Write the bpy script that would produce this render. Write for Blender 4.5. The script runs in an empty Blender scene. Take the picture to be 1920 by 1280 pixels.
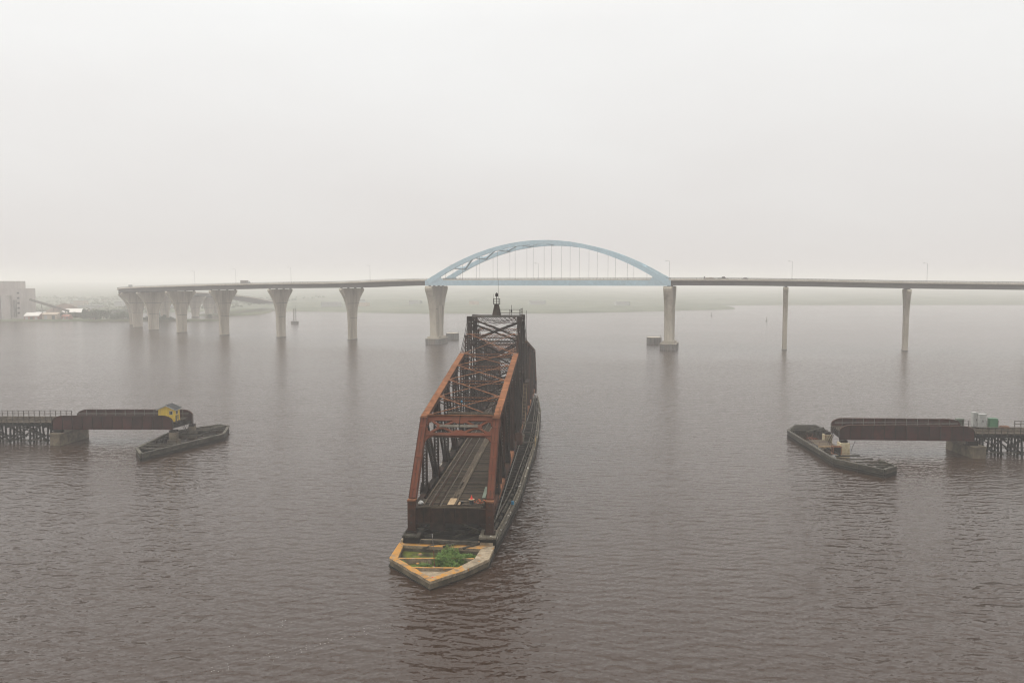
import bpy, math, random
import numpy as np
from mathutils import Vector, Matrix, noise as mnoise

# ------------------------------------------------------------------ camera, sky, sun, exposure
sc = bpy.context.scene
COL = sc.collection
cam_d = bpy.data.cameras.new("camera")
cam_d.lens = 27.99
cam_d.sensor_width = 36.0
cam_d.clip_start = 0.5
cam_d.clip_end = 20000
cam = bpy.data.objects.new("camera", cam_d)
COL.objects.link(cam)
cam.location = (0, 0, 38.9)
cam.rotation_euler = (math.radians(90 - 4.29), 0, 0)
sc.camera = cam

SUN_EL, SUN_AZ = 56.0, -78.0            # azimuth measured from the view direction (+Y), clockwise
world = bpy.data.worlds.new("World")
sc.world = world
world.use_nodes = True
wn, wl = world.node_tree.nodes, world.node_tree.links
wn.clear()
w_out = wn.new("ShaderNodeOutputWorld")
w_bg = wn.new("ShaderNodeBackground")
w_bg.inputs["Strength"].default_value = 0.1
sky = wn.new("ShaderNodeTexSky")
sky.sky_type = 'NISHITA'
sky.sun_disc = False
sky.sun_elevation = math.radians(SUN_EL)
sky.sun_rotation = math.radians(SUN_AZ)
sky.air_density = 1.0
sky.dust_density = 6.0
w_hsv = wn.new("ShaderNodeHueSaturation")
w_hsv.inputs["Saturation"].default_value = 0.2
wl.new(sky.outputs[0], w_hsv.inputs["Color"])
# high overcast: a pale layer, brighter towards the zenith
w_tc = wn.new("ShaderNodeTexCoord")
w_sep = wn.new("ShaderNodeSeparateXYZ")
wl.new(w_tc.outputs["Generated"], w_sep.inputs[0])
w_ramp = wn.new("ShaderNodeValToRGB")
w_ramp.color_ramp.elements[0].position = 0.0
w_ramp.color_ramp.elements[0].color = (0.84, 0.805, 0.785, 1)
w_ramp.color_ramp.elements[1].position = 1.0
w_ramp.color_ramp.elements[1].color = (2.15, 2.07, 1.97, 1)
e = w_ramp.color_ramp.elements.new(0.30)
e.color = (1.06, 1.06, 1.05, 1)
wl.new(w_sep.outputs["Z"], w_ramp.inputs[0])
w_sc = wn.new("ShaderNodeMix")
w_sc.data_type = 'RGBA'
w_sc.blend_type = 'MULTIPLY'
w_sc.inputs[0].default_value = 1.0
w_nz = wn.new("ShaderNodeTexNoise")
w_nz.inputs["Scale"].default_value = 3.2
w_nz.inputs["Detail"].default_value = 5.0
w_mp = wn.new("ShaderNodeMapping")
w_mp.inputs["Scale"].default_value = (1, 1, 2.6)
wl.new(w_tc.outputs["Generated"], w_mp.inputs[0])
wl.new(w_mp.outputs[0], w_nz.inputs["Vector"])
w_cl = wn.new("ShaderNodeMix")
w_cl.data_type = 'RGBA'
w_cl.inputs[6].default_value = (0.945, 0.93, 0.925, 1)
w_cl.inputs[7].default_value = (1.05, 1.065, 1.065, 1)
wl.new(w_nz.outputs["Fac"], w_cl.inputs[0])
w_un = wn.new("ShaderNodeMix")
w_un.data_type = 'RGBA'
w_un.blend_type = 'MULTIPLY'
w_un.inputs[0].default_value = 1.0
wl.new(w_ramp.outputs[0], w_un.inputs[6])
wl.new(w_cl.outputs[2], w_un.inputs[7])
wl.new(w_un.outputs[2], w_sc.inputs[6])
w_sc.inputs[7].default_value = (9.6, 9.6, 9.6, 1)
w_mix = wn.new("ShaderNodeMix")
w_mix.data_type = 'RGBA'
w_mix.inputs[0].default_value = 0.86
wl.new(w_hsv.outputs[0], w_mix.inputs[6])
wl.new(w_sc.outputs[2], w_mix.inputs[7])
wl.new(w_mix.outputs[2], w_bg.inputs["Color"])
wl.new(w_bg.outputs[0], w_out.inputs[0])

sun_d = bpy.data.lights.new("sun", 'SUN')
sun_d.energy = 1.4
sun_d.angle = math.radians(25)
sun_d.color = (1.0, 0.965, 0.91)
sun = bpy.data.objects.new("sun", sun_d)
COL.objects.link(sun)
_az, _el = math.radians(SUN_AZ), math.radians(SUN_EL)
_dir = Vector((math.sin(_az) * math.cos(_el), math.cos(_az) * math.cos(_el), math.sin(_el)))
sun.rotation_euler = _dir.to_track_quat('Z', 'Y').to_euler()
sun.location = _dir * 400

sc.view_settings.view_transform = 'Standard'
sc.view_settings.look = 'None'
sc.view_settings.exposure = 0.0
sc.view_settings.gamma = 1.0
sc.view_settings.use_curve_mapping = False
sc.render.engine = 'CYCLES'
sc.cycles.use_denoising = True
sc.cycles.filter_width = 1.15
sc.cycles.max_bounces = 8
sc.cycles.diffuse_bounces = 3
sc.cycles.glossy_bounces = 3
sc.cycles.volume_bounces = 4
sc.cycles.sample_clamp_indirect = 4.0

R = random.Random(7)
PI = math.pi


# ------------------------------------------------------------------ mesh helpers
class MB:
    """Collects boxes, beams, tubes, plates; build() links them as one mesh object."""

    def __init__(s):
        s.v, s.f = [], []

    def add(s, vs, fs):
        n = len(s.v)
        s.v.extend([tuple(v) for v in vs])
        s.f.extend([tuple(i + n for i in f) for f in fs])
        return s

    BOXF = [(0, 3, 2, 1), (4, 5, 6, 7), (0, 1, 5, 4), (1, 2, 6, 5), (2, 3, 7, 6), (3, 0, 4, 7)]

    def box(s, x0, x1, y0, y1, z0, z1):
        return s.add([(x0, y0, z0), (x1, y0, z0), (x1, y1, z0), (x0, y1, z0),
                      (x0, y0, z1), (x1, y0, z1), (x1, y1, z1), (x0, y1, z1)], s.BOXF)

    def beam(s, p, q, w, h, side=None, roll=0.0, taper=1.0):
        """box from p to q; w across 'side' (default: horizontal), h across the third axis"""
        p, q = Vector(p), Vector(q)
        d = (q - p).normalized()
        if side is None:
            side = d.cross(Vector((0, 0, 1)))
            if side.length < 1e-3:
                side = Vector((1, 0, 0))
        side = Vector(side)
        side = (side - d * side.dot(d)).normalized()
        up = side.cross(d).normalized()
        if roll:
            m = Matrix.Rotation(roll, 3, d)
            side, up = m @ side, m @ up
        a, b = side * w / 2, up * h / 2
        t = taper
        return s.add([p - a - b, p + a - b, q + (a - b) * t, q - (a + b) * t,
                      p - a + b, p + a + b, q + (a + b) * t, q + (b - a) * t], s.BOXF)

    def tube(s, p, q, r, n=8, r2=None, cap=True):
        p, q = Vector(p), Vector(q)
        r2 = r if r2 is None else r2
        d = (q - p).normalized()
        a = d.orthogonal().normalized()
        b = d.cross(a)
        vs = []
        for c, rr in ((p, r), (q, r2)):
            for i in range(n):
                t = 2 * PI * i / n
                vs.append(c + (a * math.cos(t) + b * math.sin(t)) * rr)
        fs = [(i, (i + 1) % n, n + (i + 1) % n, n + i) for i in range(n)]
        if cap:
            fs += [tuple(range(n - 1, -1, -1)), tuple(range(n, 2 * n))]
        return s.add(vs, fs)

    def prism(s, poly, z0, z1):
        """poly: list of (x, y) counter-clockwise"""
        n = len(poly)
        vs = [(x, y, z0) for x, y in poly] + [(x, y, z1) for x, y in poly]
        fs = [(i, (i + 1) % n, n + (i + 1) % n, n + i) for i in range(n)]
        fs += [tuple(range(n - 1, -1, -1)), tuple(range(n, 2 * n))]
        return s.add(vs, fs)

    def plate(s, pts, nrm, t):
        """flat polygon of 3-D points given thickness t along nrm"""
        nrm = Vector(nrm).normalized() * t / 2
        n = len(pts)
        vs = [Vector(p) - nrm for p in pts] + [Vector(p) + nrm for p in pts]
        fs = [(i, (i + 1) % n, n + (i + 1) % n, n + i) for i in range(n)]
        fs += [tuple(range(n - 1, -1, -1)), tuple(range(n, 2 * n))]
        return s.add(vs, fs)

    def lathe(s, prof, c=(0, 0), n=16):
        """prof: list of (r, z) from bottom to top"""
        vs, fs = [], []
        for r, z in prof:
            for i in range(n):
                t = 2 * PI * i / n
                vs.append((c[0] + r * math.cos(t), c[1] + r * math.sin(t), z))
        m = len(prof)
        for k in range(m - 1):
            for i in range(n):
                j = (i + 1) % n
                fs.append((k * n + i, k * n + j, (k + 1) * n + j, (k + 1) * n + i))
        fs.append(tuple(range(n - 1, -1, -1)))
        fs.append(tuple((m - 1) * n + i for i in range(n)))
        return s.add(vs, fs)

    def lace(s, p, q, side, w, off, bw=0.09, t=0.03, pitch=None):
        """double lacing between two flanges w apart along 'side', in the plane shifted by off"""
        p, q, side, off = Vector(p) + Vector(off), Vector(q) + Vector(off), Vector(side), Vector(off)
        L = (q - p).length
        n = max(1, int(round(L / (pitch or w * 1.05))))
        nrm = (q - p).cross(side).normalized()
        for i in range(n):
            a, b = p.lerp(q, i / n), p.lerp(q, (i + 1) / n)
            for sg in (-1, 1):
                u, v = a + side * (w / 2 * sg), b - side * (w / 2 * sg)
                s.beam(u, v, bw, t, side=nrm.cross(v - u))
        return s

    def build(s, name, mat, parent=None, kind=None, smooth=False, bevel=0):
        me = bpy.data.meshes.new(name)
        me.from_pydata(s.v, [], s.f)
        me.update()
        return link(name, me, mat, parent, kind, smooth, bevel)


def link(name, me, mat, parent=None, kind=None, smooth=False, bevel=0):
    o = bpy.data.objects.new(name, me)
    COL.objects.link(o)
    if mat is not None and not me.materials:
        me.materials.append(mat)
    if parent is not None:
        o.parent = parent
    if kind:
        o["kind"] = kind
    if smooth:
        me.polygons.foreach_set("use_smooth", [True] * len(me.polygons))
    if bevel:
        b = o.modifiers.new("edge_bevel", 'BEVEL')
        b.width = bevel
        b.segments = 1
        b.limit_method = 'ANGLE'
    return o


def dup(src, loc, rot=None, parent=None, scale=None):
    o = src.copy()
    COL.objects.link(o)
    o.location = loc
    if rot is not None:
        o.rotation_euler = rot
    if scale is not None:
        o.scale = scale
    if parent is not None:
        o.parent = parent
    return o


def thing(name, label, cat, loc=(0, 0, 0), rotz=0.0, group=None):
    o = bpy.data.objects.new(name, None)
    COL.objects.link(o)
    o.empty_display_size = 0.5
    o.location = loc
    o.rotation_euler = (0, 0, rotz)
    o["label"] = label
    o["category"] = cat
    if group:
        o["group"] = group
    return o


def tag(o, label, cat, group=None):
    o["label"] = label
    o["category"] = cat
    if group:
        o["group"] = group
    return o


def copy_thing(root, loc, rotz, label):
    r = root.copy()
    COL.objects.link(r)
    r.location = loc
    r.rotation_euler = (0, 0, rotz)
    r["label"] = label
    for ch in list(root.children):
        c = ch.copy()
        COL.objects.link(c)
        c.parent = r
        for g in list(ch.children):
            d = g.copy()
            COL.objects.link(d)
            d.parent = c
    return r


# ------------------------------------------------------------------ materials
def make_mat(name, c1, c2, scale=1.0, rough=0.75, bump=0.15, c3=None, c3_scale=0.4, c3_amt=0.5,
             metallic=0.0, rand=0.12, stretch=(1, 1, 1), lichen=None, fine=12.0, contrast=(0.35, 0.65),
             bump_dist=0.03, spots=None, spec=0.35):
    m = bpy.data.materials.new(name)
    m.use_nodes = True
    n, l = m.node_tree.nodes, m.node_tree.links
    bs = n["Principled BSDF"]
    bs.inputs["Roughness"].default_value = rough
    bs.inputs["Metallic"].default_value = metallic
    bs.inputs["Specular IOR Level"].default_value = spec
    tc = n.new("ShaderNodeTexCoord")
    mp = n.new("ShaderNodeMapping")
    mp.inputs["Scale"].default_value = stretch
    oi = n.new("ShaderNodeObjectInfo")
    l.new(tc.outputs["Object"], mp.inputs["Vector"])
    addv = n.new("ShaderNodeVectorMath")
    addv.operation = 'ADD'
    scl = n.new("ShaderNodeMath")
    scl.operation = 'MULTIPLY'
    scl.inputs[1].default_value = 37.0
    l.new(oi.outputs["Random"], scl.inputs[0])
    l.new(mp.outputs[0], addv.inputs[0])
    l.new(scl.outputs[0], addv.inputs[1])

    def noise(sc_, det=5.0, rg=0.6):
        t = n.new("ShaderNodeTexNoise")
        t.inputs["Scale"].default_value = sc_
        t.inputs["Detail"].default_value = det
        t.inputs["Roughness"].default_value = rg
        l.new(addv.outputs[0], t.inputs["Vector"])
        return t.outputs["Fac"]

    def step(src, a, b):
        r = n.new("ShaderNodeMapRange")
        r.interpolation_type = 'SMOOTHSTEP'
        r.inputs[1].default_value = a
        r.inputs[2].default_value = b
        l.new(src, r.inputs[0])
        return r.outputs[0]

    def mix(a, b, fac, mode='MIX'):
        x = n.new("ShaderNodeMix")
        x.data_type = 'RGBA'
        x.blend_type = mode
        for i, s_ in ((6, a), (7, b)):
            if isinstance(s_, tuple):
                x.inputs[i].default_value = (*s_, 1)
            else:
                l.new(s_, x.inputs[i])
        if isinstance(fac, float):
            x.inputs[0].default_value = fac
        else:
            l.new(fac, x.inputs[0])
        return x.outputs[2]

    def mul(a, k):
        x = n.new("ShaderNodeMath")
        x.operation = 'MULTIPLY'
        l.new(a, x.inputs[0])
        if isinstance(k, float):
            x.inputs[1].default_value = k
        else:
            l.new(k, x.inputs[1])
        return x.outputs[0]

    n1 = noise(scale)
    col = mix(c1, c2, step(n1, *contrast))
    if c3:
        col = mix(col, c3, mul(step(noise(c3_scale, 6.0, 0.65), 0.45, 0.72), float(c3_amt)))
    nf = noise(fine, 3.0)
    col = mix(col, (0.25, 0.25, 0.25), mul(step(nf, 0.52, 0.75), 0.0), 'MIX') if False else col
    # fine grain: multiply by 0.8 .. 1.2
    r = n.new("ShaderNodeMapRange")
    r.inputs[3].default_value = 0.72
    r.inputs[4].default_value = 1.28
    l.new(nf, r.inputs[0])
    col = mix(col, r.outputs[0], 1.0, 'MULTIPLY')
    if rand:
        r2 = n.new("ShaderNodeMapRange")
        r2.inputs[3].default_value = 1 - rand
        r2.inputs[4].default_value = 1 + rand
        l.new(oi.outputs["Random"], r2.inputs[0])
        col = mix(col, r2.outputs[0], 1.0, 'MULTIPLY')
    if lichen:   # growth that settles on level tops
        g = n.new("ShaderNodeNewGeometry")
        sp = n.new("ShaderNodeSeparateXYZ")
        l.new(g.outputs["Normal"], sp.inputs[0])
        top = step(sp.outputs["Z"], 0.6, 0.9)
        col = mix(col, lichen, mul(mul(top, step(noise(0.9, 7.0, 0.8), 0.38, 0.56)), 0.92))
    if spots:
        col = mix(col, spots[0], mul(step(noise(spots[1], 2.0, 0.5), spots[2], spots[2] + 0.05), 0.9))
    l.new(col, bs.inputs["Base Color"])
    if bump:
        bp = n.new("ShaderNodeBump")
        bp.inputs["Strength"].default_value = bump
        bp.inputs["Distance"].default_value = bump_dist
        l.new(noise(fine * 0.6, 6.0, 0.7), bp.inputs["Height"])
        l.new(bp.outputs[0], bs.inputs["Normal"])
    return m


M = {}
M['rust_dark'] = make_mat("dark_rusted_steel", (0.007, 0.0055, 0.0045), (0.021, 0.0125, 0.0085), 0.9, 0.85, 0.2, c3=(0.065, 0.028, 0.015), c3_amt=0.5, rand=0.3, spec=0.12)
M['rust_brown'] = make_mat("brown_rusted_steel", (0.030, 0.0145, 0.009), (0.066, 0.026, 0.015), 0.8, 0.85, 0.2, c3=(0.010, 0.007, 0.006), c3_amt=0.7, rand=0.3, spec=0.12)
M['rust_red'] = make_mat("red_brown_painted_steel", (0.098, 0.028, 0.015), (0.15, 0.048, 0.024), 0.30, 0.8, 0.15, c3=(0.034, 0.018, 0.013), c3_scale=0.30, c3_amt=0.9, rand=0.06, spec=0.12)
M['rust_orange'] = make_mat("weathered_orange_steel", (0.165, 0.066, 0.029), (0.24, 0.102, 0.046), 0.7, 0.85, 0.15, c3=(0.075, 0.031, 0.018), c3_scale=0.6, c3_amt=0.8, rand=0.14, spec=0.12)
M['girder'] = make_mat("maroon_plate_girder_steel", (0.026, 0.0085, 0.008), (0.054, 0.0135, 0.012), 0.35, 0.85, 0.15, c3=(0.010, 0.007, 0.0065), c3_amt=0.7, rand=0.25, spec=0.12)
M['girder_in'] = make_mat("grimy_girder_steel", (0.007, 0.006, 0.0055), (0.014, 0.010, 0.009), 0.5, 0.9, 0.15, c3=(0.035, 0.03, 0.025), c3_scale=1.2, c3_amt=0.2, rand=0.1, spec=0.12)
M['galv'] = make_mat("grey_weathered_rail_steel", (0.10, 0.095, 0.085), (0.17, 0.16, 0.14), 2.0, 0.6, 0.1)
M['rail'] = make_mat("worn_rail_steel", (0.075, 0.058, 0.042), (0.13, 0.105, 0.08), 2.0, 0.6, 0.1, rand=0.05, spec=0.3)
M['tie'] = make_mat("old_dark_tie_timber", (0.026, 0.020, 0.014), (0.070, 0.055, 0.040), 1.6, 0.9, 0.3, c3=(0.095, 0.068, 0.034), c3_scale=0.5, c3_amt=0.5, rand=0.5, stretch=(0.6, 3, 3), spec=0.2)
M['plank'] = make_mat("grey_brown_deck_plank", (0.060, 0.046, 0.032), (0.11, 0.086, 0.060), 1.2, 0.9, 0.25, rand=0.4, stretch=(3, 0.4, 3), spec=0.2)
M['pale_plank'] = make_mat("pale_new_timber", (0.26, 0.18, 0.10), (0.36, 0.26, 0.155), 2.0, 0.8, 0.15, c3=(0.14, 0.09, 0.05), c3_scale=1.5, c3_amt=0.6)
M['timber'] = make_mat("grey_weathered_fender_timber", (0.028, 0.026, 0.021), (0.085, 0.076, 0.058), 0.8, 0.9, 0.35, c3=(0.016, 0.015, 0.013), c3_amt=0.7, rand=0.35, fine=9, spec=0.2)
M['timber_wet'] = make_mat("dark_wet_fender_timber", (0.006, 0.006, 0.0055), (0.015, 0.015, 0.0125), 0.9, 0.85, 0.3, c3=(0.032, 0.03, 0.022), c3_amt=0.4, rand=0.25, spec=0.15)
M['timber_top'] = make_mat("guano_marked_fender_cap", (0.075, 0.066, 0.048), (0.15, 0.13, 0.095), 0.8, 0.9, 0.35, c3=(0.05, 0.043, 0.034), c3_amt=0.6, rand=0.3, fine=9, spots=((0.55, 0.53, 0.48), 1.1, 0.635))
M['crib_cap'] = make_mat("weathered_crib_cap", (0.042, 0.039, 0.031), (0.085, 0.078, 0.060), 0.7, 0.9, 0.3, c3=(0.02, 0.019, 0.016), c3_amt=0.6, rand=0.3)
M['creosote'] = make_mat("creosoted_pile_timber", (0.004, 0.0065, 0.007), (0.009, 0.0125, 0.0125), 1.0, 0.9, 0.25, c3=(0.02, 0.02, 0.016), c3_amt=0.4, rand=0.3, spec=0.12)
M['wood_rail'] = make_mat("weathered_handrail_timber", (0.075, 0.066, 0.052), (0.13, 0.115, 0.09), 1.2, 0.9, 0.2, rand=0.2)
M['nose'] = make_mat("lichen_edged_old_concrete", (0.19, 0.145, 0.092), (0.30, 0.24, 0.165), 1.3, 0.9, 0.6, c3=(0.075, 0.058, 0.040), c3_scale=1.1, c3_amt=0.85, lichen=(0.42, 0.195, 0.028), rand=0.05, bump_dist=0.1, fine=4)
M['nose_plain'] = make_mat("old_beige_concrete", (0.21, 0.165, 0.11), (0.33, 0.27, 0.19), 1.1, 0.9, 0.5, c3=(0.085, 0.068, 0.048), c3_scale=0.9, c3_amt=0.8, rand=0.1, bump_dist=0.08, fine=5, spots=((0.34, 0.16, 0.03), 0.9, 0.64))
M['nose_wall'] = make_mat("stained_old_concrete", (0.050, 0.042, 0.028), (0.125, 0.102, 0.066), 0.7, 0.9, 0.5, c3=(0.028, 0.025, 0.019), c3_scale=0.6, c3_amt=0.8, rand=0.05, bump_dist=0.08, fine=6)
M['pier_old'] = make_mat("old_brown_pier_concrete", (0.075, 0.062, 0.042), (0.16, 0.13, 0.088), 0.5, 0.9, 0.4, c3=(0.035, 0.030, 0.023), c3_scale=0.35, c3_amt=0.7, rand=0.1, bump_dist=0.05)
M['ped_cream'] = make_mat("cream_concrete", (0.33, 0.275, 0.17), (0.43, 0.37, 0.25), 0.8, 0.9, 0.3, c3=(0.20, 0.125, 0.05), c3_scale=0.9, c3_amt=0.6)
M['concrete'] = make_mat("pale_bridge_concrete", (0.36, 0.315, 0.245), (0.46, 0.415, 0.335), 0.14, 0.9, 0.15, c3=(0.20, 0.17, 0.12), c3_scale=0.20, c3_amt=0.75, stretch=(1, 1, 0.14), rand=0.08, fine=1.4)  # concrete colour lightened and warmed to make up for the thin haze
M['parapet'] = make_mat("light_parapet_concrete", (0.44, 0.40, 0.34), (0.52, 0.48, 0.41), 0.2, 0.9, 0.1, rand=0.03, fine=1.5)
M['deck_girder'] = make_mat("grey_bridge_girder_steel", (0.070, 0.066, 0.061), (0.092, 0.087, 0.081), 0.1, 0.8, 0.05, c3=(0.055, 0.048, 0.042), c3_scale=0.05, c3_amt=0.5, rand=0.05, fine=1.0)
M['asphalt'] = make_mat("road_asphalt", (0.05, 0.05, 0.05), (0.07, 0.07, 0.068), 0.4, 0.9, 0.1, rand=0.0)
M['blue'] = make_mat("haze_paled_blue_steel", (0.38, 0.515, 0.585), (0.415, 0.555, 0.625), 0.15, 0.6, 0.03, c3=(0.42, 0.51, 0.56), c3_scale=0.08, c3_amt=0.5, rand=0.06, fine=1.0)  # blue paint lightened in the colour itself to stand in for thicker haze
M['sheet'] = make_mat("grey_sheet_piling", (0.085, 0.085, 0.078), (0.14, 0.13, 0.11), 0.4, 0.8, 0.15, c3=(0.14, 0.085, 0.05), c3_amt=0.3, stretch=(1, 1, 0.3))
M['yellow'] = make_mat("yellow_painted_boards", (0.60, 0.42, 0.045), (0.68, 0.49, 0.06), 1.2, 0.7, 0.1, c3=(0.38, 0.25, 0.05), c3_scale=1.0, c3_amt=0.5, rand=0.05, stretch=(2, 2, 0.4))
M['white'] = make_mat("white_paint", (0.29, 0.30, 0.29), (0.38, 0.38, 0.365), 1.5, 0.6, 0.05, c3=(0.22, 0.21, 0.18), c3_scale=1.4, c3_amt=0.55, rand=0.03)
M['roof_white'] = make_mat("bright_white_roofing", (0.58, 0.56, 0.52), (0.66, 0.64, 0.60), 0.5, 0.7, 0.05, rand=0.03)
M['roof'] = make_mat("dark_grey_shingle", (0.018, 0.022, 0.023), (0.032, 0.036, 0.037), 3.0, 0.9, 0.2)
M['window'] = make_mat("dark_window_glass", (0.012, 0.014, 0.016), (0.02, 0.022, 0.024), 1.0, 0.08, 0.0, rand=0.0, spec=0.5)
M['green'] = make_mat("green_painted_steel", (0.058, 0.15, 0.085), (0.075, 0.19, 0.105), 1.0, 0.6, 0.05, c3=(0.05, 0.11, 0.065), c3_amt=0.5)
M['pale_green'] = make_mat("pale_green_painted_steel", (0.095, 0.125, 0.095), (0.14, 0.17, 0.13), 1.0, 0.6, 0.05)
M['orange'] = make_mat("faded_orange_plastic", (0.36, 0.085, 0.025), (0.46, 0.13, 0.05), 2.0, 0.6, 0.1, c3=(0.10, 0.06, 0.04), c3_amt=0.6)
M['red'] = make_mat("red_plastic", (0.62, 0.035, 0.022), (0.70, 0.05, 0.03), 2.0, 0.5, 0.03)
M['bluedrum'] = make_mat("blue_plastic", (0.02, 0.15, 0.26), (0.03, 0.19, 0.30), 2.0, 0.45, 0.03)
M['bucket'] = make_mat("dark_grey_plastic", (0.035, 0.042, 0.045), (0.05, 0.056, 0.058), 2.0, 0.5, 0.05)
M['bag'] = make_mat("white_plastic_sheet", (0.45, 0.45, 0.43), (0.58, 0.58, 0.56), 3.0, 0.5, 0.4, c3=(0.2, 0.2, 0.18), c3_amt=0.5)
M['leaf'] = make_mat("fresh_weed_leaf", (0.040, 0.098, 0.014), (0.088, 0.170, 0.024), 2.6, 0.65, 0.0, c3=(0.20, 0.22, 0.035), c3_scale=1.6, c3_amt=0.7, rand=0.0, fine=6.0)
M['moss'] = make_mat("moss_and_standing_water", (0.020, 0.022, 0.012), (0.11, 0.13, 0.018), 0.55, 0.5, 0.1, c3=(0.012, 0.012, 0.010), c3_scale=0.5, c3_amt=0.8, rand=0.0)
M['tree'] = make_mat("tree_foliage", (0.055, 0.080, 0.042), (0.085, 0.110, 0.060), 0.15, 0.8, 0.0, rand=0.25, fine=0.8)
M['bark'] = make_mat("bark", (0.05, 0.04, 0.03), (0.09, 0.07, 0.05), 1.0, 0.9, 0.1)
M['land'] = make_mat("shore_land", (0.060, 0.080, 0.034), (0.105, 0.110, 0.060), 0.02, 0.95, 0.0, c3=(0.15, 0.13, 0.09), c3_scale=0.012, c3_amt=0.5, rand=0.0, fine=0.15)
M['hill'] = make_mat("wooded_slope", (0.062, 0.080, 0.048), (0.12, 0.130, 0.085), 0.035, 0.95, 0.0, c3=(0.17, 0.17, 0.12), c3_scale=0.006, c3_amt=0.5, rand=0.0, fine=0.2)  # olive lightened and greyed so the colour carries some of the haze
M['coal'] = make_mat("brown_stockpile", (0.10, 0.075, 0.06), (0.16, 0.12, 0.095), 0.1, 0.95, 0.1, rand=0.0, fine=1.0)
M['silo'] = make_mat("elevator_concrete", (0.34, 0.31, 0.29), (0.41, 0.375, 0.35), 0.05, 0.9, 0.05, c3=(0.26, 0.235, 0.22), c3_scale=0.04, c3_amt=0.6, stretch=(1, 1, 0.2), fine=0.6)  # concrete lightened towards the fog colour, as painted haze
M['redwall'] = make_mat("brick_red_siding", (0.25, 0.11, 0.08), (0.31, 0.14, 0.10), 0.2, 0.9, 0.05, fine=1.0)
M['beige'] = make_mat("beige_siding", (0.38, 0.31, 0.24), (0.45, 0.38, 0.30), 0.2, 0.9, 0.05, fine=1.0)
M['carpaint_grey'] = make_mat("grey_car_paint", (0.10, 0.10, 0.10), (0.13, 0.13, 0.13), 1.0, 0.3, 0.0)
M['carpaint_dark'] = make_mat("dark_car_paint", (0.05, 0.05, 0.055), (0.07, 0.07, 0.075), 1.0, 0.3, 0.0)
M['tyre'] = make_mat("rubber", (0.02, 0.02, 0.02), (0.03, 0.03, 0.03), 1.0, 0.9, 0.0)


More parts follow.
